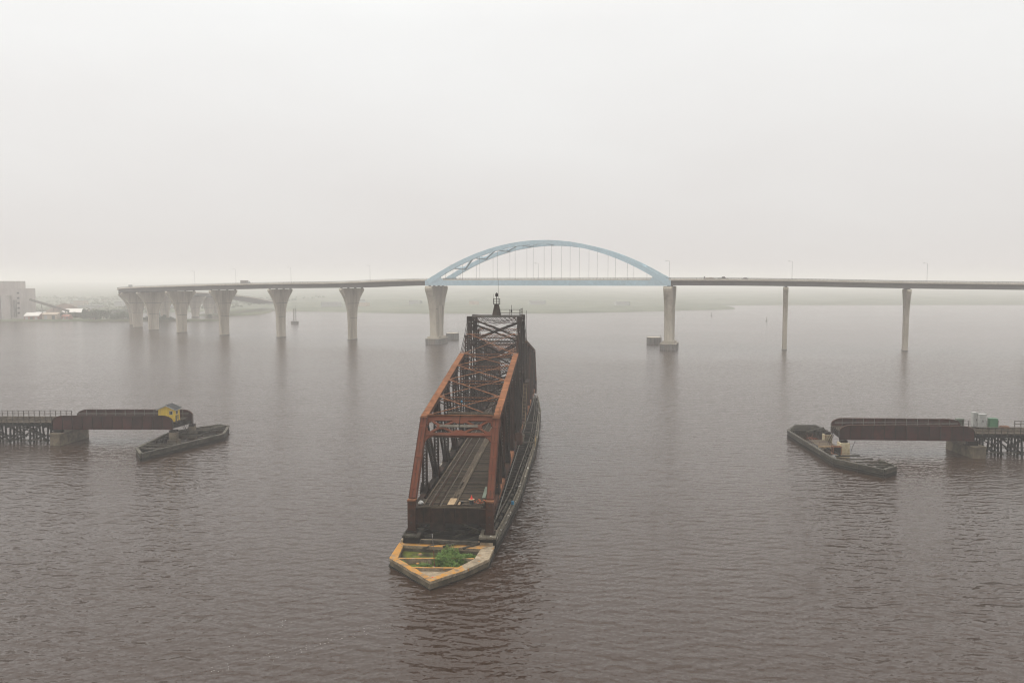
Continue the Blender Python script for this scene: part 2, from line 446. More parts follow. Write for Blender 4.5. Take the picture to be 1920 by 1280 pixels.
def water_material():
    m = bpy.data.materials.new("river_water")
    m.use_nodes = True
    n, l = m.node_tree.nodes, m.node_tree.links
    bs = n["Principled BSDF"]
    bs.inputs["Base Color"].default_value = (0.032, 0.0175, 0.0105, 1)
    bs.inputs["Roughness"].default_value = 0.15
    bs.inputs["IOR"].default_value = 1.41
    geo = n.new("ShaderNodeNewGeometry")

    def tex(rot, stretch, scale, det, rough, dist=0.0):
        mp = n.new("ShaderNodeMapping")
        mp.inputs["Rotation"].default_value = (0, 0, math.radians(rot))
        mp.inputs["Scale"].default_value = stretch
        l.new(geo.outputs["Position"], mp.inputs["Vector"])
        t = n.new("ShaderNodeTexNoise")
        t.inputs["Scale"].default_value = scale
        t.inputs["Detail"].default_value = det
        t.inputs["Roughness"].default_value = rough
        t.inputs["Distortion"].default_value = dist
        l.new(mp.outputs[0], t.inputs["Vector"])
        return t.outputs["Fac"], t.outputs["Color"]

    def op(o, a, b):
        x = n.new("ShaderNodeMath")
        x.operation = o
        for i, s_ in enumerate((a, b)):
            if isinstance(s_, (int, float)):
                x.inputs[i].default_value = s_
            else:
                l.new(s_, x.inputs[i])
        return x.outputs[0]

    # wave slopes taken straight from layered noise, so that far waves keep their steepness
    def layer(rot, stretch, scale, det, ky, kx, dist=0.3):
        _, c = tex(rot, stretch, scale, det, 0.55, dist)
        sp = n.new("ShaderNodeSeparateColor")
        l.new(c, sp.inputs[0])
        return op('MULTIPLY', op('SUBTRACT', sp.outputs[0], 0.5), ky), op('MULTIPLY', op('SUBTRACT', sp.outputs[1], 0.5), kx)

    # wind waves: a sum of travelling trains of 0.7 to 5 m length, bent by a slow warp
    warp = n.new("ShaderNodeVectorMath")
    warp.operation = 'MULTIPLY_ADD'
    _, wc = tex(0, (1, 1, 1), 0.11, 2.0, 0.5)
    l.new(wc, warp.inputs[0])
    warp.inputs[1].default_value = (3.6, 3.6, 0)
    l.new(geo.outputs["Position"], warp.inputs[2])
    rw = random.Random(11)
    acc_x = acc_y = None
    groups = []
    for gi in range(3):
        gn, _ = tex(20 * gi - 15, (0.45, 1, 1), (0.035, 0.06, 0.10)[gi], 2.0, 0.5)
        g_ = n.new("ShaderNodeMapRange")
        g_.inputs[1].default_value = 0.3
        g_.inputs[2].default_value = 0.7
        g_.inputs[3].default_value = 0.45
        g_.inputs[4].default_value = 1.4
        l.new(gn, g_.inputs[0])
        groups.append(g_.outputs[0])
    trains = [(5.2, 4, .018), (3.9, -14, .027), (3.1, 11, .042), (2.6, -5, .050), (2.25, 19, .052), (1.95, -21, .055), (1.7, 7, .055), (1.45, -12, .052), (1.2, 27, .046), (1.0, -33, .044), (0.82, 14, .040), (0.66, -6, .036)]
    for gi in range(3):
        ax = ay = None
        for k, (lam, dirn, st_) in enumerate(trains):
            if k % 3 != gi:
                continue
            kk = 2 * PI / (lam * 0.86)
            a = math.radians(dirn + rw.uniform(-4, 4))
            kx, ky = math.sin(a), math.cos(a)
            d = n.new("ShaderNodeVectorMath")
            d.operation = 'DOT_PRODUCT'
            l.new(warp.outputs[0], d.inputs[0])
            d.inputs[1].default_value = (kx * kk, ky * kk, 0)
            c = op('SINE', op('ADD', d.outputs["Value"], rw.uniform(0, 6.28)), 0.0)
            sx_, sy_ = op('MULTIPLY', c, kx * st_ * WAVE), op('MULTIPLY', c, ky * st_ * WAVE)
            ax = sx_ if ax is None else op('ADD', ax, sx_)
            ay = sy_ if ay is None else op('ADD', ay, sy_)
        ax, ay = op('MULTIPLY', ax, groups[gi]), op('MULTIPLY', ay, groups[gi])
        acc_x = ax if acc_x is None else op('ADD', acc_x, ax)
        acc_y = ay if acc_y is None else op('ADD', acc_y, ay)
    layers = [(acc_y, acc_x),
              layer(12, (0.45, 1, 1), 1.1, 2.0, WAVE * 0.36, WAVE * 0.42),
              layer(-5, (0.60, 1, 1), 3.2, 3.0, WAVE * 0.70, WAVE * 0.75)]
    gust, _ = tex(8, (0.5, 1, 1), 0.013, 4.0, 0.6)
    gr = n.new("ShaderNodeMapRange")
    gr.inputs[1].default_value = 0.35
    gr.inputs[2].default_value = 0.65
    gr.inputs[3].default_value = 0.68
    gr.inputs[4].default_value = 1.2
    l.new(gust, gr.inputs[0])
    sy = op('MULTIPLY', op('ADD', op('ADD', layers[0][0], layers[1][0]), layers[2][0]), gr.outputs[0])
    sx = op('MULTIPLY', op('ADD', op('ADD', layers[0][1], layers[1][1]), layers[2][1]), gr.outputs[0])
    cb = n.new("ShaderNodeCombineXYZ")
    l.new(sx, cb.inputs[0])
    l.new(sy, cb.inputs[1])
    cb.inputs[2].default_value = 1.0
    nm = n.new("ShaderNodeVectorMath")
    nm.operation = 'NORMALIZE'
    l.new(cb.outputs[0], nm.inputs[0])
    l.new(nm.outputs[0], bs.inputs["Normal"])
    return m


WAVE = 1.2
M['water'] = water_material()

# ------------------------------------------------------------------ water, land, haze
mb = MB()
mb.add([(-6400, -350, 0), (6400, -350, 0), (6400, 6400, 0), (-6400, 6400, 0)], [(0, 1, 2, 3)])
mb.build("water", M['water'], kind="structure")


def slab(name, poly, z, mat, depth=1.6):
    """low land with a sloping bank"""
    n = len(poly)
    cx = sum(p[0] for p in poly) / n
    cy = sum(p[1] for p in poly) / n
    vs = [(x, y, -0.3) for x, y in poly]
    ins = []
    for x, y in poly:
        d = math.hypot(x - cx, y - cy)
        k = max(0.0, 1 - depth * 3 / max(d, 1))
        ins.append((cx + (x - cx) * k, cy + (y - cy) * k, z))
    vs += ins
    fs = [(i, (i + 1) % n, n + (i + 1) % n, n + i) for i in range(n)] + [tuple(range(n, 2 * n))]
    return MB().add(vs, fs).build(name, mat, kind="structure")


slab("near_shore", [(-1500, 786), (-640, 784), (-560, 786), (-505, 787), (-440, 785), (-400, 788), (-378, 786), (-352, 790), (-318, 787),
                    (-286, 790), (-300, 797), (-340, 801), (-392, 806), (-428, 812), (-440, 836), (-425, 866), (-470, 905), (-700, 930), (-1500, 960)], 1.6, M['land'])
slab("causeway_bank", [(-360, 905), (-340, 900), (-318, 918), (-300, 940), (-304, 1000), (-330, 1110), (-372, 1110), (-362, 960)], 1.8, M['land'])


def far_shore_edge(x):
    """distance of the far waterline for each x"""
    pts = [(-5600, 1000), (-800, 985), (-430, 1010), (-360, 1082), (-250, 1035), (-110, 972), (60, 985), (150, 1025), (231, 1080), (290, 1105), (318, 1122), (340, 1300), (400, 1330), (5600, 1500)]
    for (a, b), (c, d) in zip(pts, pts[1:]):
        if a <= x <= c:
            return b + (d - b) * (x - a) / (c - a)
    return 1400


def far_land():
    xs = np.concatenate([np.linspace(-5200, -900, 50), np.linspace(-870, 420, 130), np.linspace(460, 5200, 60)])
    ts = np.concatenate([[0, 6, 14, 26, 42], np.concatenate([np.linspace(60, 1500, 38), np.linspace(1700, 4700, 20)])])
    vs, fs = [], []
    for x in xs:
        e_ = far_shore_edge(x)
        for t in ts:
            y = e_ + t
            hill = 1.0 if x < 100 else max(0.0, 1 - (x - 100) / 500)
            z = -0.4 + min(t, 8) * 0.25
            z += max(0, t - 120) * 0.007 * (0.35 + 0.65 * hill)
            z += max(0.0, mnoise.fractal(Vector((x * 0.012, y * 0.012, 3)), 1.0, 2.0, 4)) * 5.0 * min(1, t / 60)
            vs.append((x, y, min(z, 54)))
    m_ = len(ts)
    for i in range(len(xs) - 1):
        for j in range(m_ - 1):
            fs.append((i * m_ + j, (i + 1) * m_ + j, (i + 1) * m_ + j + 1, i * m_ + j + 1))
    MB().add(vs, fs).build("far_hillside", M['hill'], kind="structure", smooth=True)


far_land()


def haze_box():
    m = bpy.data.materials.new("pale_haze")
    m.use_nodes = True
    n, l = m.node_tree.nodes, m.node_tree.links
    n.remove(n["Principled BSDF"])
    v = n.new("ShaderNodeVolumePrincipled")
    v.inputs["Color"].default_value = (0.99, 0.975, 0.962, 1)
    v.inputs["Density"].default_value = 0.00055
    v.inputs["Anisotropy"].default_value = 0.15
    l.new(v.outputs[0], n["Material Output"].inputs["Volume"])
    MB().box(-6500, 6500, -400, 6500, -2.0, 68.0).build("haze", m, kind="stuff")


haze_box()


# ------------------------------------------------------------------ railroad swing bridge (local x across, y along, away from the camera)
PHI = 0.074
PIV = (-3.57, 185.8)
HX = 5.72                      # truss plane
SW = thing("swing_bridge", "long rusty railroad swing truss bridge turned open in mid-river", "swing bridge", (PIV[0], PIV[1], 0), -PHI)

TOPN = [(61.8, 17.45), (50.8, 18.95), (39.8, 20.45), (28.85, 21.95), (17.85, 23.4)]   # y, z of top-chord nodes
MIDN, TWR = (10.7, 27.1), (5.1, 30.7)
ENDY, ZCAP, ZBC = 72.3, 7.35, 5.0


def gusset(pts, x, parent, mat, name="gusset_plate"):
    b = MB()
    for dx in (-0.52, 0.52):
        b.plate([(x + dx, p[0], p[1]) for p in pts], (1, 0, 0), 0.05)
    return b.build(name, mat, parent)


def lattice_member(name, p, q, w, d, mat, parent, pitch=None, lmat=None, face='y', solid=None):
    """two channels joined by double lacing; the lacing is a sub-part"""
    p, q = Vector(p), Vector(q)
    dr = (q - p).normalized()
    side = Vector((1, 0, 0)) if face == 'y' else dr.cross(Vector((1, 0, 0))).normalized()
    nrm = dr.cross(side).normalized()
    b = MB()
    for sg in (-1, 1):
        b.beam(p + side * (sg * w / 2), q + side * (sg * w / 2), 0.10, d, side=side)
        for s2 in (-1, 1):
            b.beam(p + side * (sg * (w / 2 - 0.10)) + nrm * (s2 * d / 2), q + side * (sg * (w / 2 - 0.10)) + nrm * (s2 * d / 2), 0.16, 0.03, side=side)
    L = (q - p).length
    for t in (0.0, 1.0):     # batten plates at the ends
        a = p.lerp(q, t)
        c = p.lerp(q, abs(t - 0.9 / L))
        for s2 in (-1, 1):
            b.beam(a + nrm * (s2 * (d / 2 + 0.02)), c + nrm * (s2 * (d / 2 + 0.02)), w, 0.03, side=side)
    o = b.build(name, mat, parent)
    lc = MB()
    for s2 in (-1, 1):
        lc.lace(p.lerp(q, 0.9 / L), q.lerp(p, 0.9 / L), side, w - 0.1, nrm * (s2 * (d / 2 + 0.015)), bw=0.10, t=0.03, pitch=pitch or w * 0.95)
    lc.build("lacing", lmat or mat, o, kind="stuff")
    return o


DK, BR, RD, OR = M['rust_dark'], M['rust_brown'], M['rust_red'], M['rust_orange']
for arm in (-1, 1):
    near = arm < 0
    for sx in (-1, 1):
        x = sx * HX
        # end post, bearing post, cap
        b = MB().beam((x, arm * (ENDY - 0.6), ZCAP - 0.2), (x, arm * TOPN[0][0], TOPN[0][1]), 1.12, 0.85, side=(1, 0, 0))
        ep = b.build("end_post", RD, SW, bevel=0.03)
        b = MB()
        p0, p1 = Vector((x, arm * (ENDY - 0.6), ZCAP - 0.2)), Vector((x, arm * TOPN[0][0], TOPN[0][1]))
        nn = (p1 - p0).normalized().cross(Vector((1, 0, 0)))
        for dx in (-0.5, -0.02, 0.5):
            for sg in (-1, 1):
                b.beam(p0 + Vector((dx, 0, 0)) + nn * sg * 0.45, p1 + Vector((dx, 0, 0)) + nn * sg * 0.45, 0.11, 0.05, side=(1, 0, 0))
        b.build("edge_angle", BR, ep)
        for k in range(5):
            a = p0.lerp(p1, 0.1 + 0.19 * k)
            c = a + (p1 - p0).normalized() * 0.35
            MB().beam(a + nn * 0.462 * (1 if nn.y * arm > 0 else -1), c + nn * 0.462 * (1 if nn.y * arm > 0 else -1), 0.78, 0.03, side=(1, 0, 0)).build("batten_plate", RD, ep)
        b = MB().box(x - 0.56, x + 0.56, arm * ENDY - 0.5, arm * ENDY + 0.5, 2.75, ZCAP - 0.25)
        bp_ = b.build("bearing_post", BR, SW, bevel=0.03)
        MB().box(x - 0.6, x + 0.6, arm * ENDY - 0.55, arm * ENDY + 0.75, ZCAP - 0.247, ZCAP - 0.05).build("post_cap", OR, bp_)
        for z in (3.9, 4.9, 6.6):
            MB().box(x - 0.12, x + 0.12, arm * (ENDY + 0.515) - 0.02, arm * (ENDY + 0.515) + 0.02, z, z + 0.16).build("painted_jack_hole", M['tyre'], bp_)  # raised black block, painting the dark inside of a hole
        # top chord panels
        for k in range(4):
            (ya, za), (yb, zb) = TOPN[k], TOPN[k + 1]
            tcd = MB().beam((x, arm * ya, za), (x, arm * yb, zb), 1.1, 0.75, side=(1, 0, 0)).build("top_chord", OR, SW, bevel=0.025)
            b = MB()
            for dx in (-0.56, 0.56):
                b.beam((x + dx, arm * ya, za - 0.05), (x + dx, arm * yb, zb - 0.05), 0.03, 0.62, side=(1, 0, 0))
            b.build("side_web", BR, tcd)
        for k, (y, z) in enumerate(TOPN):
            # splice and strut connection plate on top of the node
            b = MB()
            sl = 0.135
            for dy in (-0.85, 0.55):
                b.beam((x - 0.02, arm * (y - dy), z + 0.39 + dy * sl), (x - 0.02, arm * (y - dy - 0.35), z + 0.39 + (dy + 0.35) * sl), 1.16, 0.05, side=(1, 0, 0))
            b.beam((x - sx * 0.45, arm * (y - 0.1), z + 0.41), (x - sx * 1.55, arm * (y - 0.1), z + 0.41), 0.85, 0.045, taper=0.6)
            b.build("splice_plate", OR, SW)
            # side gussets at the top and the bottom node
            gusset([(arm * (y - 1.3), z + 0.2), (arm * (y + 1.0), z - 0.15), (arm * (y + 0.7), z - 1.4), (arm * (y - 1.2), z - 1.3)], x, SW, BR if k else RD)
        for k, (y, z) in enumerate(TOPN):
            gusset([(arm * (y - 1.6), ZBC + 0.5), (arm * (y + 1.6), ZBC + 0.5), (arm * (y + 0.75), ZBC + 2.1), (arm * (y - 0.5), ZBC + 2.1)], x, SW, DK if (k + sx) % 3 else BR)
        # bottom chord panels
        ys = [ENDY - 0.5] + [t[0] for t in TOPN] + [TWR[0], 0.0]
        for ya, yb in zip(ys, ys[1:]):
            bc = MB()
            for dx in (-0.38, 0.38):
                bc.beam((x + dx, arm * ya, ZBC), (x + dx, arm * yb, ZBC), 0.12, 1.0, side=(1, 0, 0))
            bc.beam((x, arm * ya, ZBC + 0.52), (x, arm * yb, ZBC + 0.52), 0.88, 0.04, side=(1, 0, 0))
            bc.build("bottom_chord", DK if sx < 0 else (OR if R.random() < 0.25 else BR), SW)
        # verticals and diagonals
        for k, (y, z) in enumerate(TOPN):
            lattice_member("truss_post", (x, arm * y, ZBC + 0.5), (x, arm * y, z - 0.4), 0.78, 0.55, BR if k in (1, 3) and sx > 0 else DK, SW, pitch=0.55)
            if k < 4:
                y2 = TOPN[k + 1][0]
                lattice_member("truss_diagonal", (x, arm * (y - 0.3), z - 0.5), (x, arm * (y2 + 0.4), ZBC + 0.7), 0.78, 0.6, DK if k != 2 else BR, SW, pitch=0.6)
        # tower side: posts, eyebars, sub-members
        y1, z1 = TOPN[4]
        lattice_member("tower_post", (x, arm * TWR[0], ZBC + 0.5), (x, arm * TWR[0], TWR[1]), 0.95, 0.8, DK, SW, pitch=0.8)
        for dx in (-0.42, -0.14, 0.14, 0.42):
            MB().beam((x + dx, arm * y1, z1), (x + dx, arm * MIDN[0], MIDN[1]), 0.07, 0.30, side=(1, 0, 0)).build("eyebar", DK if abs(dx) > 0.3 else BR, SW)
            MB().beam((x + dx, arm * MIDN[0], MIDN[1]), (x + dx, arm * TWR[0], TWR[1] - 0.1), 0.07, 0.30, side=(1, 0, 0)).build("eyebar", DK, SW)
        lattice_member("truss_post", (x, arm * MIDN[0], ZBC + 0.5), (x, arm * MIDN[0], MIDN[1]), 0.62, 0.5, DK, SW, pitch=0.6)
        lattice_member("truss_diagonal", (x, arm * (y1 - 0.3), z1 - 0.3), (x, arm * (TWR[0] + 0.4), ZBC + 1.0), 0.7, 0.5, DK, SW, pitch=0.7)
        lattice_member("truss_diagonal", (x, arm * (MIDN[0]), 17.0), (x, arm * TWR[0], TWR[1] - 1.2), 0.55, 0.4, DK, SW, pitch=0.6)
        b = MB()
        b.plate([(x, arm * (TWR[0] - 0.9), TWR[1] - 0.9), (x, arm * (TWR[0] + 0.9), TWR[1] - 0.9), (x, arm * (TWR[0] + 0.7), TWR[1] + 0.35), (x, arm * (TWR[0] - 0.7), TWR[1] + 0.35)], (1, 0, 0), 1.15)
        b.build("pin_cap", DK, SW)

    # transverse members of this arm
    for k, (y, z) in enumerate(TOPN):
        if k == 0:
            continue
        Y = arm * y
        st = MB()
        for dz in (0.22, -0.35):
            st.beam((-HX + 0.5, Y, z + dz), (HX - 0.5, Y, z + dz), 0.42, 0.09)
        so = st.build("top_strut", OR, SW)
        lc = MB().lace((-HX + 0.5, Y, z - 0.06), (HX - 0.5, Y, z - 0.06), (0, 0, 1), 0.55, (0, arm * 0.2, 0), 0.08, 0.03, 0.6)
        lc.lace((-HX + 0.5, Y, z + 0.28), (HX - 0.5, Y, z + 0.28), (0, 1, 0), 0.5, (0, 0, 0), 0.08, 0.03, 0.6)
        lc.build("lacing", BR, so, kind="stuff")
        # sway frame below the strut
        sw = MB()
        zb = z - 3.6
        for dz in (-0.2, 0.2):
            sw.beam((-HX + 0.4, Y, zb + dz), (HX - 0.4, Y, zb + dz), 0.3, 0.08)
        so = sw.build("sway_strut", DK, SW)
        MB().lace((-HX + 0.4, Y, zb), (HX - 0.4, Y, zb), (0, 0, 1), 0.4, (0, 0.1, 0), 0.07, 0.03, 0.5).build("lacing", DK, so, kind="stuff")
        for sg in (-1, 1):
            MB().beam((sg * (HX - 0.4), Y + 0.06 * sg, z - 0.5), (-sg * 0.3, Y + 0.06 * sg, zb + 0.2), 0.16, 0.14).build("sway_brace", DK, SW)
            MB().beam((sg * (HX - 0.3), Y + 0.05, zb - 1.8), (sg * (HX - 2.2), Y + 0.05, zb - 0.2), 0.16, 0.14).build("knee_brace", DK, SW)
    nodes = TOPN + [MIDN]
    for k in range(5):
        (ya, za), (yb, zb) = nodes[k], nodes[k + 1]
        for sg in (-1, 1):
            a = Vector((-sg * (HX - 0.7), arm * (ya - 0.5), za + 0.42 + 0.04 * sg))
            c = Vector((sg * (HX - 0.7), arm * (yb + 0.5), zb + 0.42 + 0.04 * sg))
            MB().beam(a, c, 0.20, 0.09).build("cross_brace", OR, SW)  # rust orange, picked lighter to paint in the light thin bars catch
    # strut at the middle eyebar joint, with its pair of rods up to the tower
    Y, z = arm * MIDN[0], MIDN[1]
    st = MB()
    st.beam((-HX, Y, z + 0.2), (HX, Y, z + 0.2), 0.5, 0.10)
    st.beam((-HX, Y, z - 0.4), (HX, Y, z - 0.4), 0.3, 0.08)
    for sg in (-1, 1):
        st.plate([(sg * HX, Y - 0.5, z + 0.28), (sg * HX, Y + 0.5, z + 0.28), (sg * (HX - 1.9), Y + 0.26, z + 0.28), (sg * (HX - 1.9), Y - 0.26, z + 0.28)], (0, 0, 1), 0.05)
    so = st.build("top_strut", OR, SW)
    MB().lace((-HX + 0.5, Y, z - 0.1), (HX - 0.5, Y, z - 0.1), (0, 0, 1), 0.5, (0, 0.12, 0), 0.08, 0.03, 0.6).build("lacing", BR, so, kind="stuff")
    for sg in (-1, 1):
        MB().beam((-sg * (HX - 0.5), arm * (MIDN[0] - 0.2), MIDN[1] + 0.3 + 0.05 * sg), (sg * (HX - 0.5), arm * (TWR[0] + 0.3), TWR[1] - 0.1 + 0.05 * sg), 0.17, 0.1).build("cross_brace", BR, SW)
    # tower transverse frame
    Y = arm * TWR[0]
    for z, dz in ((TWR[1] - 0.45, 1.3), (25.0, 0.9), (19.0, 0.9), (13.6, 0.9)):
        st = MB()
        for s2 in (-1, 1):
            st.beam((-HX, Y, z + s2 * dz / 2), (HX, Y, z + s2 * dz / 2), 0.45, 0.12)
        so = st.build("tower_strut", DK, SW)
        MB().lace((-HX + 0.4, Y, z), (HX - 0.4, Y, z), (0, 0, 1), dz - 0.1, (0, arm * 0.2, 0), 0.10, 0.03, dz * 0.8).build("lacing", DK, so, kind="stuff")
    for za, zb in ((29.5, 25.4), (24.6, 19.4), (18.5, 14.0)):
        for sg in (-1, 1):
            lattice_member("tower_brace", (-sg * (HX - 0.4), Y + 0.1 * sg, za), (sg * (HX - 0.4), Y + 0.1 * sg, zb), 0.34, 0.3, DK, SW, pitch=0.6, face='z')

# longitudinal braces of the tower
for sx in (-1, 1):
    x = sx * HX
    for z in (30.6, 24.5, 17.5, 11.5):
        MB().beam((x, -TWR[0], z), (x, TWR[0], z), 0.6, 0.5).build("tower_side_strut", DK, SW)
    for za, zb in ((30.2, 24.8), (24.2, 17.8), (17.2, 11.8)):
        for sg in (-1, 1):
            MB().beam((x + 0.12 * sg, -sg * TWR[0], za), (x + 0.12 * sg, sg * TWR[0], zb), 0.12, 0.3).build("tower_side_brace", DK, SW)
    MB().plate([(x, -4.6, 6.2), (x, 4.6, 6.2), (x, 4.6, 16.2), (x, -4.6, 16.2)], (1, 0, 0), 0.14).build("machinery_screen", DK, SW)

# portal frames at both ends of the span, in the plane of the end posts
for arm in (-1, 1):
    T0 = Vector((0, arm * TOPN[0][0], TOPN[0][1]))
    E0 = Vector((0, arm * (ENDY - 0.6), ZCAP - 0.2))
    dn = (E0 - T0).normalized()
    nv = dn.cross(Vector((1, 0, 0)))
    if nv.y * arm < 0:
        nv = -nv
    hx = HX - 0.45

    def P2(x, s, o=0.0):
        return T0 + Vector((x, 0, 0)) + dn * s + nv * o

    pm = RD
    b = MB()
    b.plate([P2(-hx, -0.35), P2(hx, -0.35), P2(hx, 0.5), P2(-hx, 0.5)], nv, 0.28)
    pf = b.build("portal_beam", RD, SW)
    MB().plate([P2(-hx, -0.36, 0), P2(hx, -0.36, 0), P2(hx, -0.28, 0), P2(-hx, -0.28, 0)], nv, 0.95).build("top_flange", OR, pf)
    b = MB()
    b.plate([P2(-hx, 2.75), P2(hx, 2.75), P2(hx, 3.35), P2(-hx, 3.35)], nv, 0.28)
    b.plate([P2(-hx, 3.30), P2(hx, 3.30), P2(hx, 3.38), P2(-hx, 3.38)], nv, 0.6)
    b.build("portal_beam", RD, SW)
    for sg in (-1, 1):     # curved knees
        pts = [P2(sg * hx, 3.34), P2(sg * (hx - 1.7), 3.34)]
        for i in range(1, 8):
            t = i / 8 * PI / 2
            pts.append(P2(sg * (hx - 1.7 + 1.7 * math.sin(t)), 3.34 + 1.9 * (1 - math.cos(t))))
        pts.append(P2(sg * hx, 5.3))
        MB().plate(pts, nv, 0.26).build("portal_knee", RD, SW)
        # corner plates of the panel openings
        for s_, d_ in ((0.5, 1), (2.75, -1)):
            MB().plate([P2(sg * hx, s_), P2(sg * (hx - 1.0), s_), P2(sg * (hx - 0.75), s_ + 0.18 * d_), P2(sg * (hx - 0.38), s_ + 0.4 * d_), P2(sg * (hx - 0.3), s_ + 0.9 * d_), P2(sg * hx, s_ + 0.9 * d_)], nv, 0.2).build("corner_plate", RD, SW)
        kx = sg * (hx * 0.54)
        for tx, s_ in ((sg * (hx - 0.7), 0.45), (sg * (hx - 0.7), 2.8), (sg * 0.55, 0.45), (sg * 0.55, 2.8)):
            MB().beam(P2(tx, s_), P2(kx, 1.63), 0.36, 0.2, side=dn).build("portal_brace", RD, SW)
        MB().plate([P2(kx - 0.85, 1.63), P2(kx - 0.2, 1.2), P2(kx + 0.2, 1.2), P2(kx + 0.85, 1.63), P2(kx + 0.2, 2.05), P2(kx - 0.2, 2.05)], nv, 0.23).build("knot_plate", RD, SW)
    for s_, d_ in ((0.5, 1), (2.75, -1)):
        MB().plate([P2(-1.3, s_), P2(1.3, s_), P2(0.5, s_ + 0.5 * d_), P2(-0.5, s_ + 0.5 * d_)], nv, 0.22).build("centre_plate", RD, SW)
    if arm < 0:
        MB().plate([P2(-3.1, 1.38, 0.25), P2(2.95, 1.38, 0.25), P2(2.95, 1.82, 0.25), P2(-3.1, 1.82, 0.25)], nv, 0.08).build("clearance_board", M['wood_rail'], SW)
        MB().plate([P2(-2.0, -0.55, 0.2), P2(hx, -0.55, 0.2), P2(hx, -0.35, 0.2), P2(-2.0, -0.35, 0.2)], (0, 0, 1), 0.9).build("service_plank", M['plank'], SW)
        ms = MB().tube(P2(0, 2.2, 0.35), P2(0, -2.6, 0.35), 0.06, 6).build("signal_mast", DK, SW)
        MB().lathe([(0.0, 0), (0.14, 0.06), (0.17, 0.2), (0.1, 0.32), (0.0, 0.36)], n=10).build("signal_lamp", M['bluedrum'], ms).location = P2(0, -2.8, 0.35)
        MB().tube((hx - 0.2, T0.y + 0.3, T0.z + 0.4), (hx - 0.2, T0.y + 0.3, T0.z + 1.8), 0.04, 6).build("rail_stanchion", DK, SW)
        b = MB()
        for dy in (0.3, 2.0):
            b.beam((HX - 0.5, T0.y + dy, T0.z + 0.5), (HX - 0.5, T0.y + dy, T0.z + 1.75), 0.05, 0.05)
            b.beam((HX + 0.4, T0.y + dy, T0.z + 0.5), (HX + 0.4, T0.y + dy, T0.z + 1.75), 0.05, 0.05)
        for dz in (1.1, 1.75):
            b.beam((HX - 0.5, T0.y + 0.3, T0.z + dz), (HX + 0.4, T0.y + 0.3, T0.z + dz), 0.05, 0.05)
            b.beam((HX - 0.5, T0.y + 2.0, T0.z + dz), (-1.5, T0.y + 2.0, T0.z + dz), 0.05, 0.05)
        b.build("hand_rail", DK, SW)

# floor system
for y, z in [(ENDY, 0)] + TOPN + [(MIDN[0], 0), (TWR[0], 0)]:
    for arm in (-1, 1):
        Y = arm * y
        fb = MB().box(-HX + 0.45, HX - 0.45, Y - 0.04, Y + 0.04, 3.6 if y < ENDY else 3.9, 6.05)
        fb.box(-HX + 0.45, HX - 0.45, Y - 0.25, Y + 0.25, 3.52 if y < ENDY else 3.82, 3.6 if y < ENDY else 3.9)
        fb.box(-HX + 0.45, HX - 0.45, Y - 0.25, Y + 0.25, 6.05, 6.1)
        fo = fb.build("floor_beam", DK, SW)
        if y == ENDY:
            st = MB()
            for x in (-4.0, -2.9, -1.0, 0.6, 2.4, 4.0):
                st.box(x - 0.09, x + 0.09, Y - 0.22, Y + 0.22, 3.9, 6.05)
            st.build("stiffener", DK, fo)
            lk = MB().box(-2.95, -0.8, Y - 0.45, Y + 0.2, 2.9, 3.82)
            lk.build("end_lift_box", DK, fo)
            for sg in (-1, 1):
                MB().plate([(sg * 4.0, Y, 3.82), (sg * (HX - 0.5), Y, 3.82), (sg * (HX - 0.5), Y, 2.85)], (0, 1, 0), 0.1).build("corner_bracket", DK, fo)
for x in (-3.3, -1.5, 0.9, 2.7):
    MB().box(x - 0.12, x + 0.12, -ENDY + 0.1, ENDY - 0.1, 5.2, 6.12).build("stringer", DK, SW)
for arm in (-1, 1):
    for k, (ya, yb) in enumerate(zip([ENDY] + [t[0] for t in TOPN], [t[0] for t in TOPN] + [TWR[0]])):
        for sg in (-1, 1):
            MB().beam((-sg * HX, arm * ya, 3.7 + 0.05 * sg), (sg * HX, arm * yb, 3.7 + 0.05 * sg), 0.3, 0.16).build("bottom_lateral", DK, SW)

tie0 = MB().box(-4.15, 4.6, -0.125, 0.125, 0, 0.24).build("tie", M['tie'], SW)
tie0.location = (0, -ENDY + 0.45, 6.13)
NT = 288
for i in range(1, NT):
    dup(tie0, (R.uniform(-0.14, 0.14), -ENDY + 0.45 + i * (2 * ENDY - 0.9) / NT, 6.13 + R.uniform(-0.015, 0.025)), (R.uniform(-0.02, 0.02), 0, R.uniform(-0.006, 0.006)))
for i, x in enumerate((-3.15, -1.48)):
    b = MB().box(x - 0.07, x + 0.07, -ENDY - 0.15, ENDY + 0.15, 6.37, 6.40)
    b.box(x - 0.02, x + 0.02, -ENDY - 0.15, ENDY + 0.15, 6.40, 6.50)
    b.box(x - 0.045, x + 0.045, -ENDY - 0.15, ENDY + 0.15, 6.50, 6.55)
    b.build("rail", M['rail'], SW)
    x2 = x + (0.36 if i == 0 else -0.36)
    b = MB().box(x2 - 0.06, x2 + 0.06, -ENDY + 0.2, ENDY - 0.2, 6.385, 6.41)
    b.box(x2 - 0.035, x2 + 0.035, -ENDY + 0.2, ENDY - 0.2, 6.41, 6.51)
    b.build("guard_rail", M['rust_brown'], SW)
